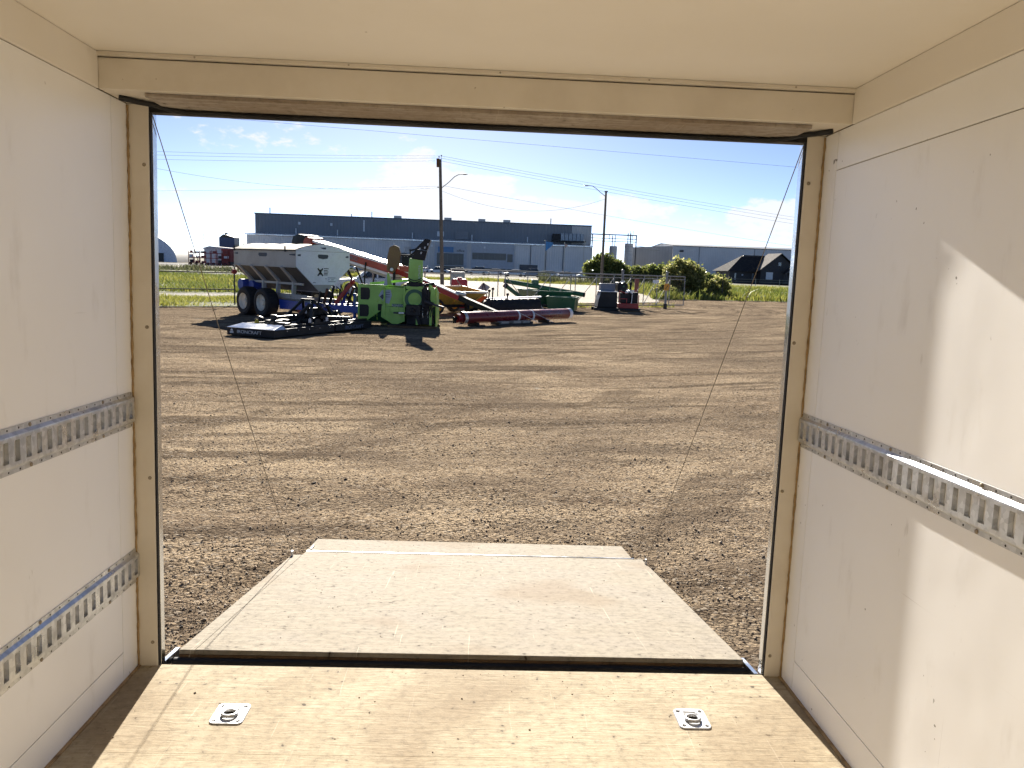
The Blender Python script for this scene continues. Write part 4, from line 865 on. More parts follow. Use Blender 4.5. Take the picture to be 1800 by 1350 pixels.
for p, q in (((-.02, -.045, 1.15), (-.22, -.25, 0)), ((-.0, -.045, 1.15), (.28, -.25, 0)), ((0, .02, 1.12), (0, .5, 0))): MB().bar(p, q, .03, .03).build('leg', DKSTEEL, t)

def disc_mower():
    t = thing('disc_mower', 'black disc mower with curtain lying behind the dark red tube', 'mower', (1.25, 27.9, 0), R(9))
    n = 22; vs = []; fs = []
    prof = [(-.36, .08), (-.38, .30), (-.30, .50), (-.16, .60), (.30, .66), (.62, .60), (.66, .12)]
    for i in range(n + 1):
        x = .30 + 1.95 * i / n; k = 1 + .10 * math.sin(i * .9); lift = .10 * (i / n)
        for j, (y, z) in enumerate(prof): vs.append((x, y * (1 + .06 * math.sin(i * 1.7 + j)), (z + lift) * (k if j == 0 else 1) + .02 * math.sin(i * 2.3 + j)))
    m = len(prof)
    for i in range(n):
        for j in range(m - 1): fs.append((i * m + j, (i + 1) * m + j, (i + 1) * m + j + 1, i * m + j + 1))
    MB().add(vs, fs).build('curtain', RUBBER, t, smooth=True)
    MB().bar((.25, .1, .68), (2.35, .1, .80), .10, .05).build('curtain_bar', ZINC, t)
    MB().cyl((.20, -.28, .36), (.20, .30, .36), .27, 18).build('gearbox_drum', BLACK, t, smooth=True); MB().ball((.18, -.1, .58), .12).build('gearbox_cap', DKSTEEL, t, smooth=True); MB().cyl((.02, -.3, .36), (.02, -.34, .36), .11).build('pulley', DKSTEEL, t)
    for x, z in ((.22, .98), (.36, 1.06), (.95, .86)): MB().bar((x, 0, .55), (x + .02, 0, z), .05, .05).ball((x + .02, 0, z), .06).build('lever', BLACK, t)
    MB().bx(.1, 2.3, -.15, .25, .02, .10).build('cutter_bar', BLACK, t)
    for k in range(5): MB().lathe([(.001, .0), (.17, .0), (.15, .04), (.05, .06), (.001, .06)], (.45 + .42 * k, .05, .10), (0, 0, 1), 16).build('cutting_disc', DKSTEEL, t)
    MB().bar((-.1, .2, .35), (-.6, -.2, .18), .09, .09).build('hitch_arm', BLACK, t); MB().bar((2.2, .1, .6), (2.5, -.3, .14), .05, .05).build('shield_stay', RIMW, t)
disc_mower()

def red_tube():
    a, b = Vector((.44, 21.9, .26)), Vector((4.42, 26.0, .30)); o = Vector((.44, 21.9, 0)); d = (b - a); L = d.length
    t = thing('steel_roller_tube', 'long dark red steel tube with white straps lying on stands', 'tube', o, math.atan2(d.y, d.x))
    MB().lathe([(.001, .22), (.17, .22), (.185, .24), (.185, L), (.165, L + .03), (.001, L + .03)], (0, 0, .27), (1, 0, .007), 26).build('tube', MAROON, t, smooth=True)
    MB().lathe([(.19, .20), (.205, .20), (.205, .32), (.19, .32), (.19, .20)], (0, 0, .27), (1, 0, .007), 26).build('end_collar', ZINC, t, smooth=True)
    MB().cyl((-.02, 0, .27), (.22, 0, .27), .15, 8).build('end_hub', MAROON, t); MB().cyl((-.14, 0, .27), (-.02, 0, .27), .05).bar((-.1, 0, .3), (-.1, .0, .12), .05, .1).build('shaft_end', BLACK, t)
    MB().lathe([(.192, L - .16), (.192, L + .02), (.17, L + .05), (.001, L + .05)], (0, 0, .27), (1, 0, .007), 26).build('end_wrap', WHITE, t, smooth=True)
    for x in (L * .48, L * .61):
        MB().lathe([(.186, x), (.196, x + .01), (.196, x + .08), (.186, x + .09)], (0, 0, .285), (1, 0, 0), 26).build('strap', WHITE, t, smooth=True); MB().bar((x + .05, -.15, .40), (x + .55, -.62, .08), .04, .012).build('strap_tail', WHITE, t)
    for x, zt in ((.7, .12), (L * .74, .13)): MB().bx(x, x + .10, -.22, .22, .0, zt).bx(x - .05, x + .28, -.30, -.22, .0, .05).build('stand', BLACK, t)
    bx_ = MB().bx(1.6, 3.3, -.34, .05, .02, .06).bx(1.6, 1.66, -.34, .05, .06, .11).bx(3.2, 3.3, -.34, .05, .06, .11); bx_.build('carrier', DKSTEEL, t)
    for x in (1.75, 2.35, 2.85): B(x, x + .38, -.30, -.05, .062, .14).build('carrier_block', GREY, t, bevel=.01)
    MB().bar((1.75, -.1, .44), (.85, .1, .46), .03, .05).build('handle', BLACK, t)
red_tube()

def seed_box():
    t = thing('seed_tender', 'dark green open box with two green auger tubes by the fence', 'hopper', (4.10, 32.5, 0), R(0))
    # long open trough running away to the left
    def tub(p, z0, z1, taper, name):
        cx = sum(q[0] for q in p) / 4; cy = sum(q[1] for q in p) / 4; lo = [(cx + (x - cx) * taper, cy + (y - cy) * taper) for x, y in p]; ins = [(cx + (x - cx) * .95, cy + (y - cy) * .95) for x, y in p]
        m = MB(); m.add([(x, y, z0) for x, y in lo] + [(x, y, z1) for x, y in p] + [(x, y, z1) for x, y in ins] + [(x, y, z0 + .03) for x, y in lo],
              [(0, 1, 2, 3)] + [(i, (i + 1) % 4, 4 + (i + 1) % 4, 4 + i) for i in range(4)] + [(4 + i, 4 + (i + 1) % 4, 8 + (i + 1) % 4, 8 + i) for i in range(4)] + [(8 + i, 8 + (i + 1) % 4, 12 + (i + 1) % 4, 12 + i) for i in range(4)] + [(12, 13, 14, 15)])
        o = m.build(name, DGREEN, t)
        for (x0, y0), (x1, y1) in zip(p, p[1:] + p[:1]): MB().bar((x0, y0, z1), (x1, y1, z1), .06, .05).build('rim_rail', DGREEN, o)
    tub([(0, 0), (1.28, -.25), (1.62, 1.2), (.25, 1.5)], .05, .66, .90, 'near_box'); tub([(-.30, 1.55), (1.35, 1.4), (.6, 4.0), (-1.15, 4.0)], .10, .86, .75, 'far_box')
    MB().cyl((-1.75, 3.2, 1.24), (1.95, 2.2, .74), .11, 16).build('auger_tube', DGREEN, t, smooth=True); MB().cyl((1.88, 2.22, .75), (2.02, 2.18, .73), .11, 16).build('tube_cap', BLACK, t); MB().cyl((-1.85, 3.2, 1.25), (-1.72, 3.2, 1.23), .11, 16).build('tube_cap', BLACK, t)
    MB().cyl((-1.75, 2.6, 1.02), (-.75, 2.4, .30), .10, 16).build('auger_tube', DGREEN, t, smooth=True); MB().cyl((-1.85, 2.62, 1.09), (-1.70, 2.6, .98), .12, 16).build('tube_cap', BLACK, t)
    B(-.5, -.15, 3.0, 3.3, 1.12, 1.36).build('motor', DGREEN, t, bevel=.03); MB().bar((.45, 2.7, .5), (.45, 2.75, .98), .05, .05).bar((1.2, 1.8, .6), (1.2, 2.4, .86), .05, .05).build('tube_bracket', DGREEN, t)
    MB().prism([(-1.0, .84), (-.55, .92), (-.4, .80), (-.8, .74)], 'y', 3.6, 3.62).build('decal', STICK, t)
    for x, y in ((.1, .1), (1.2, -.1), (1.4, 1.1), (.3, 1.4)): B(x, x + .06, y, y + .06, 0, .3).build('leg', DGREEN, t)
    MB().prism([(.92, .60), (1.04, .56), (1.10, .36), (.98, .40)], 'y', .5, .52).build('inner_plate', STICK, t)
seed_box()

def engine_unit():
    t = thing('power_unit', 'black cabinet and red framed diesel engine standing on skids by the gate', 'engine', (6.85, 35.0, 0), R(3))
    MB().prism([(-.06, .14), (.92, .14), (.90, .90), (.10, .90), (-.01, .5)], 'y', 0, .9).build('tank_cabinet', BLACK, t, bevel=.04); B(.04, .92, -.02, .92, .902, .94).build('cabinet_lid', WHITE, t, bevel=.01)
    B(.12, .86, .35, .8, .945, 1.30).build('control_box', paint('control_grey', (.16, .18, .23), .5), t, bevel=.02)
    B(.98, 1.98, .02, .85, .14, .38).build('sump_tray', RED, t, bevel=.02)
    for x, z in ((.99, 1.0), (1.36, .62), (1.95, .80)): B(x, x + .035, .03, .065, .38, z).build('frame_post', RED, t)
    MB().bar((.99, .05, .60), (1.4, .05, .60), .03, .03).bar((.99, .05, .98), (1.4, .05, .85), .03, .03).build('frame_rail', RED, t)
    e = MB().bx(1.10, 1.62, .2, .7, .38, .86).bx(1.16, 1.56, .25, .65, .86, 1.0).bx(1.62, 1.96, .15, .75, .40, .86); e.build('engine_block', BLACK, t, bevel=.03)
    MB().bx(.92, 1.10, .1, .8, .9, 1.38).build('radiator_frame', BLACK, t, bevel=.02); MB().cyl((1.22, .08, 1.18), (1.22, .30, 1.18), .20, 22).build('air_cleaner', BLACK, t, smooth=True); MB().lathe([(.05, 0), (.045, .02), (.001, .02)], (1.2, .08, 1.2), (0, -1, 0), 12).build('cleaner_cap', DGREEN, t)
    MB().cyl((1.62, .4, .9), (1.62, .4, 1.32), .05).cyl((1.62, .4, 1.28), (1.62, .4, 1.40), .075).build('exhaust_stack', BLACK, t); MB().bar((1.30, .12, .88), (1.50, .12, .98), .06, .10).bar((1.50, .10, 1.0), (1.66, .10, .86), .06, .07).build('bright_pipe', ZINC, t)
    MB().bar((1.63, .10, .38), (1.65, .10, .82), .03, .03).build('bright_post', ZINC, t); B(1.62, 1.96, .12, .78, .862, .92).build('guard', BLACK, t); MB().bar((1.1, .4, 1.4), (1.32, .4, 1.42), .06, .06).build('breather', ZINC, t)
    MB().bx(-.2, 2.08, .05, .2, 0, .14).bx(-.2, 2.08, .7, .85, 0, .14).build('skid', BLACK, t); MB().bx(.9, 2.2, -.3, -.1, .0, .05).build('skid_timber', PLYE, t)
engine_unit()

def pickup():
    t = thing('pickup_truck', 'white pickup truck with headache rack parked behind the spreader', 'pickup truck', (-6.9, 40.2, 0), R(10))
    body = [(0, .42), (.02, .78), (.25, .93), (1.35, 1.02), (3.5, 1.04), (5.3, 1.04), (5.34, .45), (4.75, .42), (4.6, .75), (4.35, .86), (3.95, .86), (3.7, .75), (3.55, .42), (1.55, .42), (1.42, .75), (1.18, .86), (.8, .86), (.56, .75), (.42, .42)]
    MB().prism(body, 'y', 0, 1.9).build('body', WHITE, t, bevel=.03)
    cab = MB(); cab.hexa([(1.25, .06, 1.03), (3.45, .06, 1.03), (3.45, 1.84, 1.03), (1.25, 1.84, 1.03)], [(2.0, .22, 1.66), (3.25, .22, 1.68), (3.25, 1.68, 1.68), (2.0, 1.68, 1.66)]); cab.build('cab', WHITE, t, bevel=.05)
    def side(xs, name='window'): MB().add([(x, .06 + (z - 1.03) / .65 * .16 - .012, z) for x, z in xs], [tuple(range(len(xs)))]).build(name, GLASS, t)
    side([(1.55, 1.08), (2.36, 1.08), (2.36, 1.58), (2.08, 1.58)]); side([(2.45, 1.08), (3.22, 1.08), (3.16, 1.60), (2.45, 1.60)])
    MB().add([(1.33, .15, 1.08), (1.33, 1.75, 1.08), (1.94, 1.6, 1.61), (1.94, .3, 1.61)], [(0, 1, 2, 3)]).build('windscreen', LGLASS, t)
    for x in (.99, 4.15):
        wheel(t, (x, .14, .38), (0, -1, 0), .38, .26, ZINC, lugs=False); wheel(t, (x, 1.76, .38), (0, 1, 0), .38, .26, ZINC, lugs=False)
    for x in (3.52, 4.4): MB().bar((x, .1, 1.0), (x, .1, 1.72), .06, .06).bar((x, 1.8, 1.0), (x, 1.8, 1.72), .06, .06).bar((x, .1, 1.7), (x, 1.8, 1.7), .06, .06).build('rack', BLACK, t)
    MB().bar((3.52, .1, 1.72), (5.2, .1, 1.72), .06, .06).bar((3.52, 1.8, 1.72), (5.2, 1.8, 1.72), .06, .06).build('rack_rail', ZINC, t)
    for y in (.12, 1.5): B(-.01, .06, y, y + .28, .70, .82).build('headlight', LGLASS, t)
    B(-.012, .02, .5, 1.4, .52, .80).build('grille', BLACK, t); MB().bx(-.06, .1, .05, 1.85, .36, .48).build('bumper', ZINC, t, bevel=.02)
    B(1.72, 1.86, -.16, -.01, 1.06, 1.20).build('mirror', BLACK, t, bevel=.02)
    for x in (2.36, 3.2): B(x - .14, x, -.012, -.001, .90, .93).build('door_handle', BLACK, t)
pickup()

# ------------------------------------------------------------------ fences and gates
FGALV = paint('weathered_fence_pipe', (.27, .28, .285), .5, .5); FDARK = paint('dark_fence_pipe', (.05, .052, .055), .6, .3); MESHW = paint('chain_link_wire', (.20, .205, .21), .6, .3)
def chain(parent, L, z0, z1, pitch=.16, r=.0022):
    m = MB(); h = z1 - z0; k = -h
    while k < L:
        for sg in (1, -1):
            x0, x1 = k, k + h; za, zb = (z0, z1) if sg > 0 else (z1, z0)
            fa, fb = max(0, (0 - x0) / h), min(1, (L - x0) / h)
            if fb > fa:
                p = Vector((x0 + h * fa, 0, za + (zb - za) * fa)); q = Vector((x0 + h * fb, 0, za + (zb - za) * fb)); m.cyl(p, q, r, 3, caps=False)
        k += pitch
    return m.build('chain_link_mesh', MESHW, parent, kind='stuff')
def post(parent, x, z, r=.035, name='post', mat=None, cap=True):
    p = MB().cyl((x, 0, 0), (x, 0, z), r, 10).build(name, mat or FGALV, parent, smooth=True)
    if cap: MB().ball((x, 0, z + r * .3), r * 1.25, 10, 6).build('post_cap', FGALV, p, smooth=True)
    return p
t = thing('sliding_gate', 'long galvanised sliding gate with diagonal braces behind the yard machines', 'gate', (-.18, 31.15, 0), math.atan2(7.8, 11.08))
GL = 15.2
for z, r in ((1.74, .030), (1.58, .020), (.20, .030)): MB().cyl((0, 0, z), (GL, 0, z), r, 8).build('rail', FGALV, t, smooth=True)
xs = [0.02, 2.55, 2.95, 4.25, 5.6, 6.9, 7.2, 8.6, 9.8, 11.0, 12.0, 13.0, 14.0, GL]
for x in xs: MB().cyl((x, 0, .2), (x, 0, 1.74), .022, 8).build('upright', FGALV, t, smooth=True)
for k, (a, b) in enumerate(((0.1, 1.3), (2.95, 4.25), (4.25, 5.6), (5.6, 6.9), (7.2, 8.6), (8.6, 9.8), (9.8, 11), (11, 12), (12, 13), (13, 14))): MB().cyl((a, 0, .22) if k > 1 else (b, 0, .22), (b, 0, 1.56) if k > 1 else (a, 0, 1.56), .018, 8).build('brace', FGALV, t, smooth=True)
chain(t, GL, .22, 1.74)
for x in (10.3, 13.62):
    q = thing('gate_post', 'thick steel gate post with round cap behind the power unit' if x < 12 else 'thick steel gate post carrying the orange sign', 'post'); ang = math.atan2(7.8, 11.08)
    q.location = (-.18 + x * math.cos(ang) + .1 * math.sin(ang), 31.15 + x * math.sin(ang) - .1 * math.cos(ang), 0); post(q, 0, 1.92, .062, 'shaft'); MB().cyl((0, 0, 0), (0, 0, .28), .10, 12).build('footing', DKSTEEL, q)
ang = math.atan2(7.8, 11.08)
sg = thing('warning_sign', 'small orange warning sign hung on the gate post', 'sign', (10.88, 38.78, 0)); MB().prism([(-.02, 1.02), (.0, 1.32), (.20, 1.34), (.28, 1.28), (.26, 1.02), (.10, .98)], 'y', -.012, 0).build('plate', paint('orange_sign', (.72, .33, .03), .5), sg); MB().prism([(.04, 1.06), (.07, 1.06), (.22, 1.28), (.19, 1.28)], 'y', -.018, -.013).build('slash_mark', INK, sg)
sg = thing('notice_plate', 'small white notice plate wired to the sliding gate', 'sign', (10.12, 38.2, 0)); MB().bx(0, .32, -.01, 0, 1.36, 1.52).build('plate', WHITE, sg)
sg = thing('hazard_barrier', 'red and white board barrier leaning behind the sliding gate', 'barrier', (8.95, 38.6, 0)); MB().bx(.30, .52, 0, .05, .12, 1.56).build('red_board', paint('faded_red_board', (.24, .07, .06), .6), sg); MB().prism([(-.25, .40), (.29, .12), (.29, .95), (-.25, 1.02)], 'y', .0, .04).build('white_board', WHITE, sg); MB().prism([(-.25, .32), (.29, .12), (.29, .20), (-.25, .40)], 'y', -.01, -.001).build('grey_edge', GREY, sg); MB().bx(-.2, .55, -.2, .3, 0, .12).build('foot', DKSTEEL, sg)
t = thing('swing_gate', 'dark two rail chain link gate at the left edge of the yard', 'gate', (-11.30, 27.45, 0), math.atan2(1.75, 2.6))
GL = 3.12
for x in (0, GL): post(t, x, 1.55, .028, 'post', FDARK)
for z in (1.30, .64): MB().cyl((0, 0, z), (GL, 0, z), .022, 8).build('rail', FDARK, t, smooth=True)
chain(t, GL, .06, 1.5, .14, .0018)
t = thing('wire_fence', 'thin chain link fence running behind the spreader to the sliding gate', 'fence', (-8.70, 29.20, 0), math.atan2(31.15 - 29.2, -.18 + 8.7)); GL = 8.74
for k in range(4): post(t, GL * (k + .5) / 4, 1.6, .028)
MB().cyl((0, 0, 1.55), (GL, 0, 1.55), .02, 8).build('rail', FGALV, t, smooth=True); chain(t, GL, .06, 1.55, .16)
t = thing('wire_fence', 'low wire fence along the street in front of the dark house', 'fence', (50, 150, 0), R(6)); 
for k in range(9): post(t, k * 5., 1.3, .06)
for z in (1.25, .8): MB().cyl((0, 0, z), (40, 0, z), .03, 6).build('wire', FGALV, t)
po = thing('marker_post', 'thin dark post standing in the bushes at right', 'post', (20.55, 60, 0)); MB().cyl((0, 0, 0), (0, 0, 1.95), .035, 8).build('shaft', DKSTEEL, po); MB().bx(-.05, .05, -.05, .05, 1.95, 2.0).build('cap', DKSTEEL, po)

# ------------------------------------------------------------------ poles and wires
POLEW = paint('weathered_pole_wood', (.12, .10, .085), .9, 0, dirt=.5, dirtcol=(.22, .19, .16), scale=3); STEELP = paint('grey_lamp_steel', (.30, .31, .32), .5, .5)
t = thing('utility_pole', 'tall brown wooden utility pole with street lamp arm and transformer', 'utility pole', (-2.55, 71, 0)); t.rotation_euler = (0, R(-2.2), 0)
MB().cyl((0, 0, -.1), (0, 0, 11.45), .19, 14, .13).build('shaft', POLEW, t, smooth=True); MB().cyl((-.20, 0, 10.75), (-.20, 0, 11.5), .14, 12).build('transformer', RUST, t, smooth=True)
MB().tube([(.1, 0, 8.9), (.7, 0, 9.35), (1.3, 0, 9.9), (1.65, 0, 10.08), (2.05, 0, 10.13)], .035, 8).build('lamp_arm', STEELP, t, smooth=True); MB().ball((2.25, 0, 10.11), .16, 10, 6, (1.6, .7, .35)).build('lamp_head', STEELP, t, smooth=True)
for x, z in ((.12, 11.7), (-.1, 11.6)): MB().cyl((x, 0, 11.4), (x, 0, z), .02, 6).cyl((x, 0, z), (x, 0, z + .12), .06, 8).build('insulator', GREY, t)
B(-.28, -.18, -.08, .08, 8.9, 9.0).build('cable_bracket', DKSTEEL, t)
t = thing('lamp_pole', 'slim grey street lamp pole with arm reaching left above the gate', 'street lamp', (13.75, 80, 0))
MB().cyl((0, 0, -.1), (0, 0, 10.0), .16, 14, .10).build('shaft', POLEW, t, smooth=True); MB().tube([(-.05, 0, 9.55), (-.6, 0, 9.95), (-1.1, 0, 10.35), (-1.45, 0, 10.55), (-1.9, 0, 10.58)], .035, 8).build('lamp_arm', STEELP, t, smooth=True); MB().ball((-2.1, 0, 10.55), .16, 10, 6, (1.6, .7, .35)).build('lamp_head', STEELP, t, smooth=True); B(-.16, .16, -.16, .16, 9.98, 10.1).build('cap', DKSTEEL, t)
WIRE = paint('power_line_wire', (.16, .17, .18), .7)
def wire(label, a, b, sag, r=.011):
    a, b = Vector(a), Vector(b); p = []
    for k in range(29):
        f = k / 28; q = a.lerp(b, f); q.z -= 4 * sag * f * (1 - f); p.append(q)
    tag(MB().tube(p, r, 5).build('overhead_wire', WIRE), label, 'wire', 'overhead wires')
top = Vector((-2.99, 71, 11.6))
wire('highest overhead wire crossing the whole sky above the pole', (-60, 68, 15.4), (60, 72, 11.0), 0.05)
for k, dz in enumerate((.15, -.05, -.30)):
    wire(('uppermost', 'middle', 'lowest')[k] + ' wire running left from the pole top', top + Vector((0, 0, dz)), (-60, 74, 11.55 + dz * 2.2), .55)
    wire(('uppermost', 'middle', 'lowest')[k] + ' wire running right from the pole top', top + Vector((0, 0, dz)), (60, 92, 6.6 + dz * 2.0), .35)
wire('slack cable sagging left from below the transformer', (-3.0, 71, 8.9), (-40, 64, 12.0), 1.9); wire('straight cable running left at lamp arm height', (-3.0, 71, 9.05), (-60, 80, 7.4), .3)
wire('slack cable sagging between the wooden pole and the lamp pole', (-2.7, 71, 8.6), (13.7, 80, 9.3), 1.5); wire('cable running right from the wooden pole at lamp height', (-2.7, 71, 9.1), (60, 100, 4.2), .4)

# ------------------------------------------------------------------ vegetation
LEAFB = m_leaf('bush_leaves', (.10, .115, .03), (.21, .23, .065), (.48, .44, .20), .6); LEAFT = m_leaf('tree_leaves', (.075, .10, .026), (.155, .185, .048), (.30, .31, .10), .55); BARK = paint('grey_bark', (.09, .07, .05), .9)
def tree(name, label, cat, loc, blobs, nleaf, ls, mat, trunk, seed, group=None):
    """blobs: (x,y,z,rx,rz) lobes the leaves gather round; limbs run from the trunk to each lobe"""
    rs = np.random.RandomState(seed); t = thing(name, label, cat, loc, 0, group)
    tk = MB(); th, tw = trunk; tk.tube([(0, 0, -.05), (.05 * tw * 5, 0, th * .5), (0, .1, th)], [tw, tw * .8, tw * .6], 8); tk.build('trunk', BARK, t, smooth=True)
    lm = MB()
    for (x, y, z, rx, rz) in blobs: lm.tube([(0, .05, th * .7), (x * .5, y * .5, (th + z) * .5), (x, y, z + rz * .3)], [tw * .5, tw * .33, tw * .15], 6)
    lm.build('limbs', BARK, t, smooth=True)
    P = []
    tot = sum(b[3] ** 2 * b[4] for b in blobs)
    for (x, y, z, rx, rz) in blobs:
        n = int(nleaf * rx * rx * rz / tot); nc = max(8, n // 40)
        u = rs.normal(size=(nc, 3)); u /= np.linalg.norm(u, axis=1)[:, None]; rad = (.55 + .5 * rs.rand(nc)) ** .8
        cen = u * rad[:, None]; k = rs.randint(nc, size=n); q = cen[k] + rs.normal(0, .16, (n, 3)); q *= np.array([rx, rx, rz]); q += np.array([x, y, z]); P.append(q)
    P = np.concatenate(P); P = P[P[:, 2] > .05]; n = len(P); a = rs.normal(size=(n, 3)); a /= np.linalg.norm(a, axis=1)[:, None]; b = np.cross(a, rs.normal(size=(n, 3))); b /= np.linalg.norm(b, axis=1)[:, None]
    s = ls * (.6 + .8 * rs.rand(n))[:, None]; co = np.stack([P - a * s, P + b * s * .55, P + a * s, P - b * s * .55], 1).reshape(-1, 3)
    T = np.array([(0, 1, 2), (0, 2, 3)]); tri_mesh('crown', co, (T[None] + 4 * np.arange(n)[:, None, None]).reshape(-1, 3), mat, kind=None, parent=t)
tree('bush', 'large rounded pale tipped bush right of the sliding gate', 'bush', (18.0, 62, 0), [(-.5, 0, 1.9, 1.15, 1.05), (.5, .2, 1.5, 1.1, 1.2), (-1.0, .3, 1.0, 1.0, .9), (.9, -.2, .8, .8, .8), (0, -.4, .9, 1.2, .9)], 9000, .13, LEAFB, (1.2, .09), 11)
tree('bush', 'smaller airy bush to the right of the large pale tipped one', 'bush', (20.5, 61, 0), [(0, 0, 1.0, .75, .8), (.6, .2, .6, .6, .6), (-.5, 0, .6, .6, .55)], 3400, .11, LEAFB, (.8, .05), 12)
tree('bush', 'low weedy bush at the foot of the gate end', 'bush', (15.4, 58, 0), [(0, 0, .5, .7, .5), (.8, .4, .4, .6, .4), (-.7, .2, .35, .5, .35)], 2200, .10, LEAFB, (.4, .04), 13)
tree('leafy_tree', 'broad dark green tree behind the street lamp pole', 'tree', (18.3, 108, 0), [(0, 0, 3.0, 1.7, 1.2), (-1.6, 0, 2.2, 1.4, 1.1), (1.7, .3, 2.4, 1.5, 1.0), (.4, .4, 1.5, 1.8, 1.0)], 8000, .20, LEAFT, (1.8, .15), 14)
tree('hedge_shrub', 'long low dark hedge beside the broad dark tree', 'hedge', (24.6, 109, 0), [(-2, 0, 1.7, 1.5, 1.1), (0, 0, 1.8, 1.6, 1.1), (1.8, 0, 1.7, 1.5, 1.2), (3.2, 0, 1.6, 1.2, 1.1)], 7000, .20, LEAFT, (1.0, .12), 15)
tree('hedge_shrub', 'dark shrub clump right behind the large pale tipped bush', 'hedge', (31, 100, 0), [(-1, 0, 1.2, 1.4, 1.0), (1.2, 0, 1.0, 1.4, .8)], 3000, .2, LEAFT, (.8, .1), 16)
for k, (x, y, r) in enumerate(((-70.5, 245, 2.4), (-67.5, 246, 2.0))): tree('leafy_tree', ('rounded dark tree beside the blue tower', 'smaller dark tree between blue tower and the warehouse')[k], 'tree', (x, y, 0), [(0, 0, 4.2 - k, r, 1.9), (1, 0, 3, r, 1.6)], 2600, .36, LEAFT, (3, .25), 20 + k)

# ------------------------------------------------------------------ buildings beyond the street
NAVY = m_siding('slate_blue_cladding', (.165, .182, .21), .9); GREYC = m_siding('grey_metal_cladding', (.66, .66, .665), .6); GREY2 = m_siding('warm_grey_cladding', (.52, .51, .50), .7); ROOFM = paint('bright_metal_roof', (.72, .72, .72), .28, .6, dirt=.1); WHITEP = paint('white_panel', (.66, .68, .70), .5)
WG = m_glass('office_glass', (.03, .04, .042), .35)
def warehouse():
    t = thing('warehouse', 'long two tier warehouse with slate blue upper storey and grey lower storey', 'warehouse', (0, 200, 0))
    x0, x1 = -58.6, 29.0
    w = B(x0, x1, 0, 11.8, 0, 7.75).build('lower_wall', GREYC, t)
    MB().hexa([(x0 - .4, -.6, 7.76), (x1 + .3, -.6, 7.76), (x1 + .3, 12, 8.5), (x0 - .4, 12, 8.5)], [(x0 - .4, -.6, 8.0), (x1 + .3, -.6, 8.0), (x1 + .3, 12, 8.75), (x0 - .4, 12, 8.75)]).build('lower_roof', ROOFM, t)
    u = B(-59.9, 30.3, 12.05, 60, 0, 13.65).build('upper_wall', NAVY, t); B(25.0, 30.35, 11.9, 12.04, 8.8, 13.55).build('end_panel', GREY2, u)
    B(-60.1, 30.5, 11.8, 60.2, 13.66, 13.9).build('roof_cap', paint('roof_flashing', (.10, .115, .14), .5), u)
    for k, x in enumerate((-24, -10, -.5, 6.5)): B(x, x + 2.0, 20, 22, 13.9, 15.0).build('roof_vent', GREY2, u)
    for x in (-57, -35, -29.5, 19.5): MB().cyl((x, 16, 13.9), (x, 16, 15.6 if x != -35 else 14.8), .14, 8).build('roof_pipe', GREY2, u)
    for x in (-49, -38, -18, -2, 13): MB().cyl((x, 11.6, 8.6), (x, 11.6, 10.2), .16, 8).build('roof_stack', WHITEP, t)
    B(-31.2, -30.8, 11.9, 12.04, 10, 13.0).build('downpipe', WHITEP, u)
    for x in (-48.5, -40): B(x, x + .6, 11.95, 12.04, 11.2, 11.9).build('wall_lamp', WHITEP, u)
    B(-11.4, -9.6, 11.9, 12.04, 9.5, 10.8).build('wall_box', WHITEP, u); B(-6.5, -3.0, 11.5, 12.04, 8.9, 11.0).build('louvre', paint('louvre_grey', (.20, .21, .23), .6), u)
    g = MB().bx(19.5, 28.5, 8.6, 11.6, 9.2, 9.5); g.build('unit_platform', BLACK, t)
    for k in range(6): B(21.8 + k * 1.05, 22.75 + k * 1.05, 9.0, 11.2, 9.5, 11.4).build('cooling_unit', paint('cooler_pale', (.30, .35, .40), .4), t, bevel=.05)
    B(19.6, 21.5, 9, 11, 9.5, 11.2).build('cooling_unit', BLACK, t)
    # office block set proud of the lower wall
    of = B(-17.2, 9.0, -.9, -.02, 0, 7.6).build('office_front', paint('office_panel', (.40, .44, .50), .5), t)
    def win(a, b, z0, z1, rows=1, n=4):
        f = B(a, b, -.96, -.905, z0, z1).build('window', paint('window_frame', (.10, .11, .13), .5), of)
        st = (b - a) / n
        for i in range(n): B(a + i * st + .07, a + (i + 1) * st - .07, -.975, -.962, z0 + .1, z1 - .1).build('pane', WG, f)
    win(-16.6, -14.6, 2.5, 4.9, 1, 2); win(-10.6, -3.8, 1.9, 4.9, 1, 5); win(-1.6, 7.0, 3.6, 5.3, 1, 6); win(7.3, 8.7, 3.2, 5.2, 1, 1); win(-1.6, 7.0, .3, 1.5, 1, 6); win(7.3, 8.7, .2, 1.4, 1, 1); win(-16.6, -14.6, .2, 1.6, 1, 2); win(-20.5, -18.2, 1.0, 4.6, 1, 2)
    B(-10.4, -4.2, -1.4, -.91, .05, 1.7).build('entrance', WG, of); B(-11, -3.6, -2.2, -.91, 1.72, 1.88).build('canopy', GREY2, of)
    B(-14.2, -11.2, -1.0, -.905, 0, 7.4).build('pilaster', GREY2, of); B(-3.0, -1.9, -1.0, -.905, 0, 7.4).build('pilaster', GREY2, of)
    B(-10.3, -6.4, -1.02, -.91, 5.15, 6.5).build('sign_panel', paint('sky_blue_sign', (.06, .19, .40), .4), of); text('lettering', 'office', .9, INK, of, (-4.6, -.95, 5.6), (1, 0, 0), (0, 0, 1), .02)
    for x in (-25, -12.2, 1.2, 12, 21): MB().bx(x, x + .5, -.2 if x < -18 or x > 9.5 else -1.1, -.02 if x < -18 or x > 9.5 else -.905, 6.4, 6.9).build('wall_lamp', WHITEP, t)
    B(10.6, 15.2, -.12, -.02, 0, 2.7).build('loading_door', paint('door_slate', (.06, .07, .085), .5), t)
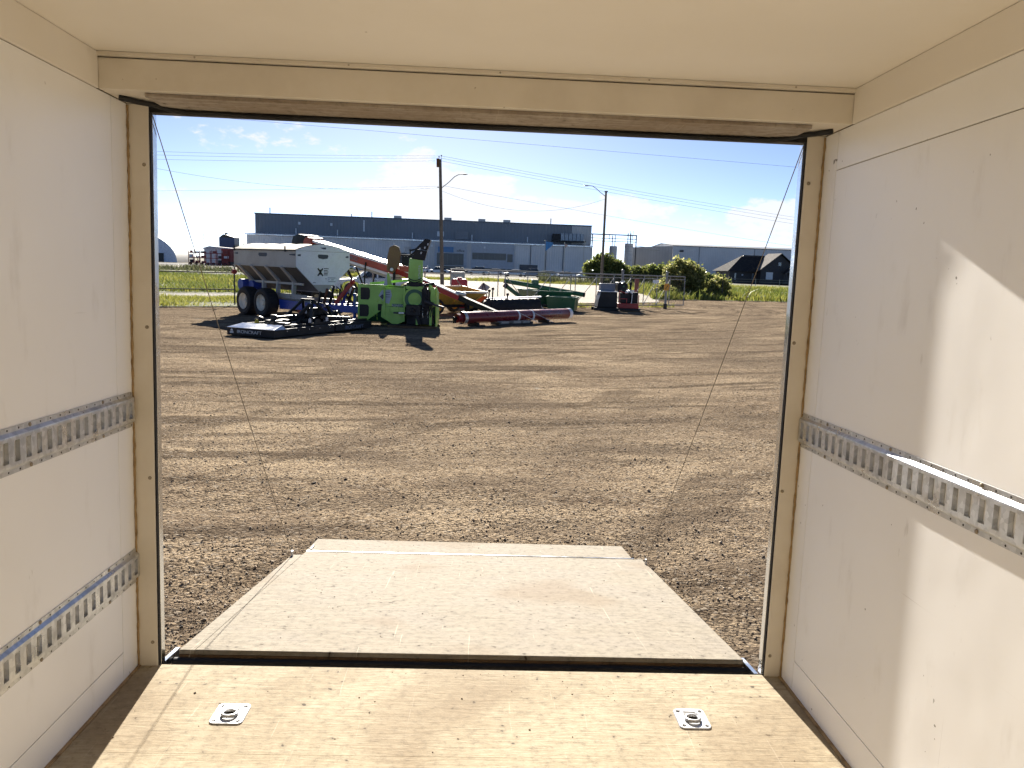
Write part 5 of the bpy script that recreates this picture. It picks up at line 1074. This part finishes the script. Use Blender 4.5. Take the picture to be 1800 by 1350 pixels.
    for x in (13.2, 17.2, 21.6): B(x, x + .16, -.15, -.02, 0, 7.7).build('downpipe', paint('pipe_slate', (.06, .07, .085), .5), t)
    B(-19, -16, -.10, -.02, 1.2, 6.2).build('wall_panel', GREY2, t)
warehouse()
def warehouse2():
    t = thing('warehouse', 'plain grey gabled warehouse standing behind the dark house', 'warehouse', (64, 258, 0), R(3))
    MB().prism([(0, 0), (0, 10.9), (14, 11.9), (28, 10.9), (28, 0)], 'x', 0, 62).build('wall', GREYC, t)
    fw = MB().hexa([(-9.8, 15, 0), (-.05, -.05, 0), (-.05, .05, 0), (-9.8, 15.1, 0)], [(-9.8, 15, 10.4), (-.05, -.05, 10.85), (-.05, .05, 10.85), (-9.8, 15.1, 10.4)]); fw.build('gable_wall', GREY2, t)
    MB().prism([(-.3, 10.9), (14, 11.95), (28.3, 10.9), (28.3, 11.1), (14, 12.15), (-.3, 11.1)], 'x', -.2, 62.2).build('roof', paint('roof_flashing', (.10, .115, .14), .5), t)
    for x in (9.0, 28.0, 46): B(x, x + .12, -.09, -.01, 0, 10.8).build('panel_joint', paint('pipe_slate', (.06, .07, .085), .5), t)
    B(2.4, 3.6, -.3, -.01, 9.0, 9.6).build('wall_lamp', DKSTEEL, t); d = MB().hexa([(-3.6, 5.2, 0), (-1.0, 1.2, 0), (-1.1, 1.1, 0), (-3.7, 5.1, 0)], [(-3.6, 5.2, 4.4), (-1.0, 1.2, 4.4), (-1.1, 1.1, 4.4), (-3.7, 5.1, 4.4)]); d.build('door', WHITEP, t)
warehouse2()
def house():
    t = thing('bungalow', 'dark timber bungalow with gabled porch and roof slope painted pale as sunlit', 'house', (62.3, 190, 0), R(2))
    DW = paint('dark_stained_timber', (.022, .024, .030), .6); RF = paint('grey_shingle_roof', (.035, .036, .04), .95, 0, spec=.05); TR = paint('dark_trim', (.03, .032, .04), .5)
    w = B(0, 17, .6, 11, 0, 3.0).build('wall', DW, t)
    MB().prism([(-.6, 3.0), (5.0, 7.0), (9.5, 7.0), (16, 3.0)], 'y', 5.2, 5.9).build('gable_core', DW, t)
    r = MB(); r.add([(-.7, -.2, 2.95), (17.5, -.2, 2.95), (17.5, 11.8, 2.95), (-.7, 11.8, 2.95), (5.0, 5.8, 7.1), (12.5, 5.8, 7.1)], [(0, 1, 5, 4), (2, 3, 4, 5), (3, 0, 4), (1, 2, 5), (3, 2, 1, 0)]); ro = r.build('hip_roof', RF, t)
    # cross gable to the front
    MB().prism([(6.8, 0), (15.4, 0), (15.4, 4.2), (11.5, 7.35), (7.6, 4.2), (6.8, 3.4)], 'y', -2.2, 5).build('front_gable', DW, t)
    for sgn in (-1, 1):
        m = MB(); xe = 11.5 + sgn * 5.2; m.hexa([(11.5, -2.9, 7.45), (xe, -2.9, 3.25), (xe, 5.6, 3.25), (11.5, 5.6, 7.45)], [(11.5, -2.9, 7.65), (xe, -2.9, 3.45), (xe, 5.6, 3.45), (11.5, 5.6, 7.65)]); m.build('gable_roof', paint('sunlit_pale_shingle', (.15, .14, .135), .95, 0, spec=.05) if sgn < 0 else RF, ro)  # left slope in paler shingle: sunlight put into the colour
    MB().prism([(12.2, 2.9), (14.4, 4.4), (16.6, 2.9)], 'y', -4.2, -2.3).build('porch_gable', TR, t)
    for x in (12.4, 14.2, 16.2): B(x, x + .25, -4.1, -3.85, .5, 2.9).build('porch_post', TR, t)
    B(11.6, 17, -4.3, -2.3, .3, .5).build('porch_deck', TR, t); MB().bx(11.6, 17, -4.3, -4.2, 1.35, 1.45).build('porch_rail', TR, t)
    MB().prism([(3.6, 2.9), (5.6, 4.1), (7.4, 2.9)], 'y', -1.0, 2).build('dormer', RF, ro)
    f = B(8.2, 9.9, -2.3, -2.21, 1.2, 2.95).build('window', WHITEP, t)
    for i in range(3): B(8.3 + i * .54, 8.75 + i * .54, -2.33, -2.305, 1.3, 2.85).build('pane', paint('bright_blind_pane', (.62, .66, .70), .3), f)
    f = B(11.1, 11.8, -2.3, -2.21, 4.6, 5.4).build('window', WHITEP, t); B(11.17, 11.73, -2.33, -2.305, 4.67, 5.33).build('pane', LGLASS, f)
    for x in (1.3, 5.8): f = B(x, x + .4, .5, .59, .9, 2.5).build('window', STICK, t); B(x + .05, x + .35, .47, .495, 1, 2.4).build('pane', LGLASS, f)
    B(3.1, 3.5, .5, .59, 1.9, 2.3).build('wall_lamp', STICK, t)
    B(12.7, 13.9, -2.3, -2.21, .5, 2.6).build('door', TR, t)
house()
# pale storage tanks with pipe rack
for k, (x, r, z) in enumerate(((39.5, 1.15, 9.2), (44.1, 1.25, 10.1))):
    t = thing('storage_tank', ('shorter white cylindrical tank under the pipe rack', 'taller white cylindrical tank under the pipe rack')[k], 'tank', (x, 230, 0)); MB().cyl((0, 0, 0), (0, 0, z), r, 24).build('shell', WHITEP, t, smooth=True)
    for zz in (z - 1.0, z - 2.4): MB().cyl((0, 0, zz), (0, 0, zz + .12), r + .05, 24).build('hoop', GREY2, t)
    for sx in (-.4, .4): MB().cyl((sx, 0, z), (sx, 0, z + 3.0), .12, 8).build('riser_pipe', DKSTEEL, t)
t = thing('pipe_rack', 'steel pipe rack running from the warehouse over the white tanks', 'pipe rack', (31, 226, 0))
for z in (12.3, 11.2, 10.4): MB().bar((-1, 0, z), (14.6, 0, z), .3 if z > 12 else .16, .3 if z > 12 else .16).build('beam', DKSTEEL, t)
for x in (1.6, 14.4): MB().bar((x, 0, 0), (x, 0, 12.3), .28, .28).build('column', DKSTEEL, t)
for x in (6.5, 8.2, 12.6, 13.2): MB().bar((x, 0, 10.4), (x, 0, 12.3), .14, .14).build('hanger', DKSTEEL, t)
for x in (12.6, 13.4): MB().cyl((x, 0, 12.3), (x, 0, 13.6), .06, 6).build('vent_pipe', GREY, t)
for z in (8.6, 9.3): MB().bar((14.4, 0, z), (24, 12, z), .14, .14).build('branch_pipe', GREY, t)
# fabric dome
t = thing('fabric_dome', 'white arched fabric storage dome at the far left', 'dome', (-91.5, 212, 0), R(4)); n = 24
arc = [(10.6 * math.cos(math.pi * k / n), 7.7 * math.sin(math.pi * k / n)) for k in range(n + 1)]
m = MB(); m.add([(x, 0, z) for x, z in arc], [tuple(range(n + 1))]); m.build('end_wall', paint('dome_end_fabric', (.66, .72, .84), .7), t)
m = MB(); m.add([(x * 1.01, -.3, z * 1.01) for x, z in arc] + [(x * 1.01, 16, z * 1.01) for x, z in arc], [(k, k + 1, n + 2 + k, n + 1 + k) for k in range(n)]); m.build('fabric_roof', paint('white_fabric', (.78, .77, .75), .6, 0, dirt=.08), t, smooth=True)
B(5.2, 7.2, -.2, -.02, 0, 2.4).build('door', DKSTEEL, t); B(-4, 4, -.15, -.02, 0, 2.0).build('green_panel', DGREEN, t)
# blue tower
t = thing('blue_tower', 'tall dark blue clad process tower at the left', 'tower', (-78.7, 240, 0)); B(0, 4.6, 0, 5, 0, 7.7).build('wall', m_siding('blue_cladding', (.02, .055, .16), .5), t); MB().prism([(0, 7.7), (4.6, 7.7), (4.6, 7.9), (2.0, 8.6), (1.2, 8.7)], 'y', 0, 5).build('roof', DKSTEEL, t); MB().bx(1.1, 1.7, 2, 3, 8.6, 9.2).build('vent', DKSTEEL, t); B(-.2, 4.8, -.1, -.01, 0, 3.9).build('lower_cladding', m_siding('dark_cladding', (.05, .055, .065), .5), t)
t = thing('lattice_mast', 'thin lattice ladder mast beside the blue tower', 'mast', (-78.3, 222, 0))
for x in (0, 1.3): MB().cyl((x, 0, 0), (x, 0, 8.2), .06, 6).build('rail', GREY, t)
for k in range(9): MB().cyl((0, 0, .6 + k * .9), (1.3, 0, .6 + k * .9), .05, 6).build('rung', GREY, t)
# red implements stacked in the dealer yard on the far left
t = thing('implement_shed', 'low grey shed behind the stacked red frames', 'shed', (-66, 182, 0)); B(3.0, 12.5, 0, 6, 0, 3.6).build('wall', WHITEP, t); MB().prism([(2.7, 3.6), (12.8, 3.6), (12.8, 3.75), (4.2, 4.3), (2.7, 3.8)], 'y', -.3, 6.3).build('roof', GREY2, t)
FR = paint('dull_red_frame', (.22, .035, .03), .6)
rs = random.Random(5)
for k in range(7):
    x = -62.2 + k * 1.22; t = thing('red_implement', ['stack of red implement frames nearest the white dome', 'red implement frames second from the dome', 'red implement frames third from the dome', 'middle stack of red implement frames', 'red implement frames with white crates third from the tower', 'red implement frames second from the blue tower', 'stack of red implement frames nearest the blue tower'][k], 'implement', (x, 170, 0), 0, 'red implements stacked far left')
    for j in range(3):
        z = .5 + j * 1.05; MB().bar((0, 0, z), (1.12, 0, z), .3, .14).bar((0, 1, z), (1.12, 1, z), .3, .14).build('beam', FR, t)
        B(.1 + .2 * rs.random(), .6 + .4 * rs.random(), .1, .8, z + .075, z + .3 + .45 * rs.random()).build('crate', rs.choice((WHITEP, FR, WHITEP, DKSTEEL, BLACK)), t)
    for xx in (.02, 1.0): MB().bar((xx, 0, 0), (xx, 0, 2.7 + .8 * rs.random()), .12, .12).build('upright', FR, t)
    wheel(t, (.55, -.3, .32), (0, -1, 0), .32, .2, FR, lugs=False)
t = thing('red_container', 'red ribbed container end beside the blue tower', 'container', (-55.9, 172, 0)); B(0, 1.9, 0, 5, .9, 3.7).build('shell', FR, t)
for k in range(5): B(.1 + k * .4, .22 + k * .4, -.08, -.01, 1.0, 3.6).build('rib', FR, t)
B(0, 1.9, .2, 4.8, 0, .88).build('plinth', DKSTEEL, t)
# flags
for k, (x, z, col, lab) in enumerate(((13.9, 7.6, (.06, .25, .60), 'left flagpole with a drooping light blue flag before the warehouse'), (17.9, 7.2, (.55, .40, .38), 'middle flagpole with a small pale flag before the warehouse'), (21.9, 7.8, (.45, .45, .47), 'right flagpole with a furled grey flag before the warehouse'))):
    t = thing('flagpole', lab, 'flagpole', (x, 160, 0)); MB().cyl((0, 0, 0), (0, 0, z), .07, 8, .05).build('pole', GREY, t); MB().ball((0, 0, z), .1, 8, 6).build('finial', ZINC, t)
    m = MB(); w = (1.5, .5, .35)[k]; hh = (2.0, .9, .8)[k]; P = [(.06 + w * i / 6, .06 * math.sin(i * 1.4), z - .15 - hh * (.10 * i / 6) - (0 if j == 0 else hh * (1 - .75 * i / 6))) for i in range(7) for j in range(2)]
    m.add(P, [(2 * i, 2 * i + 2, 2 * i + 3, 2 * i + 1) for i in range(6)]).build('flag', paint('flag_%d' % k, col, .7), t)
# cars in the far car park
def car(paintm, kind):
    t = bpy.data.objects.new('parked_car', None); COL.objects.link(t)
    zr = 1.42 if kind == 0 else 1.75; zb = .82 if kind == 0 else .95
    MB().prism([(0, .35), (.05, .72), (.9, zb), (4.1, zb + .05), (4.5, .75), (4.5, .35), (3.9, .3), (.6, .3)], 'y', 0, 1.8).build('body', paintm, t, bevel=.06)
    MB().hexa([(1.0, .1, zb), (4.0, .1, zb), (4.0, 1.7, zb), (1.0, 1.7, zb)], [(1.7, .28, zr), (3.5, .28, zr), (3.5, 1.52, zr), (1.7, 1.52, zr)]).build('cabin', GLASS, t)
    MB().bx(1.65, 3.55, .26, 1.54, zr + .002, zr + .05).build('roof', paintm, t)
    for x in (.85, 3.6):
        for y in (-.02, 1.62): MB().cyl((x, y, .33), (x, y + .2, .33), .33, 14).build('wheel', RUBBER, t)
    return t
SILV = paint('silver_car_paint', (.42, .43, .45), .3, .6); DARKC = paint('dark_car_paint', (.03, .033, .04), .25); REDC = paint('red_car_paint', (.30, .02, .02), .3); BLUEC = paint('pale_blue_car_paint', (.22, .27, .36), .3)
protos = {}
lay = [(-44, 0, WHITE), (-38, 1, SILV), (-31, 0, WHITE), (-14.5, 0, WHITE), (-10.5, 0, WHITE), (-6.5, 0, DARKC), (-2.2, 1, SILV), (1.6, 0, WHITE), (5.8, 0, WHITE), (9.5, 1, BLUEC), (13.4, 0, WHITE), (17.3, 0, WHITE), (21.2, 1, WHITE), (25.4, 0, WHITE), (29.5, 0, SILV)]
nm = {WHITE: 'white', SILV: 'silver', DARKC: 'dark', BLUEC: 'pale blue'}
cnt = {}
for k, (x, kd, mt) in enumerate(lay):
    key = (mt.name, kd)
    if key in protos: c = copy_tree(protos[key])
    else: c = car(mt, kd); protos[key] = c
    c.location = (x, 166 + (k % 4) * 2.2, 0); c.rotation_euler = (0, 0, R(-6 + 5 * (k % 3)))
    what = nm[mt] + (' van' if kd else ' car'); same = [q for q in sorted(lay, key=lambda q: q[0]) if q[1] == kd and q[2] == mt]; pos = same.index((x, kd, mt)) if len(same) > 1 else -1
    od = ('leftmost', 'second', 'third', 'fourth', 'fifth', 'sixth', 'seventh', 'eighth', 'ninth', 'tenth')
    lab = ('small ' + what + ' parked before the long warehouse') if pos < 0 else (od[pos] + (' of the small ' + what + 's' if pos == 0 else ' small ' + what + ' from the left') + ' parked before the warehouse')
    tag(c, lab, 'van' if kd else 'car', 'cars parked before the warehouse')
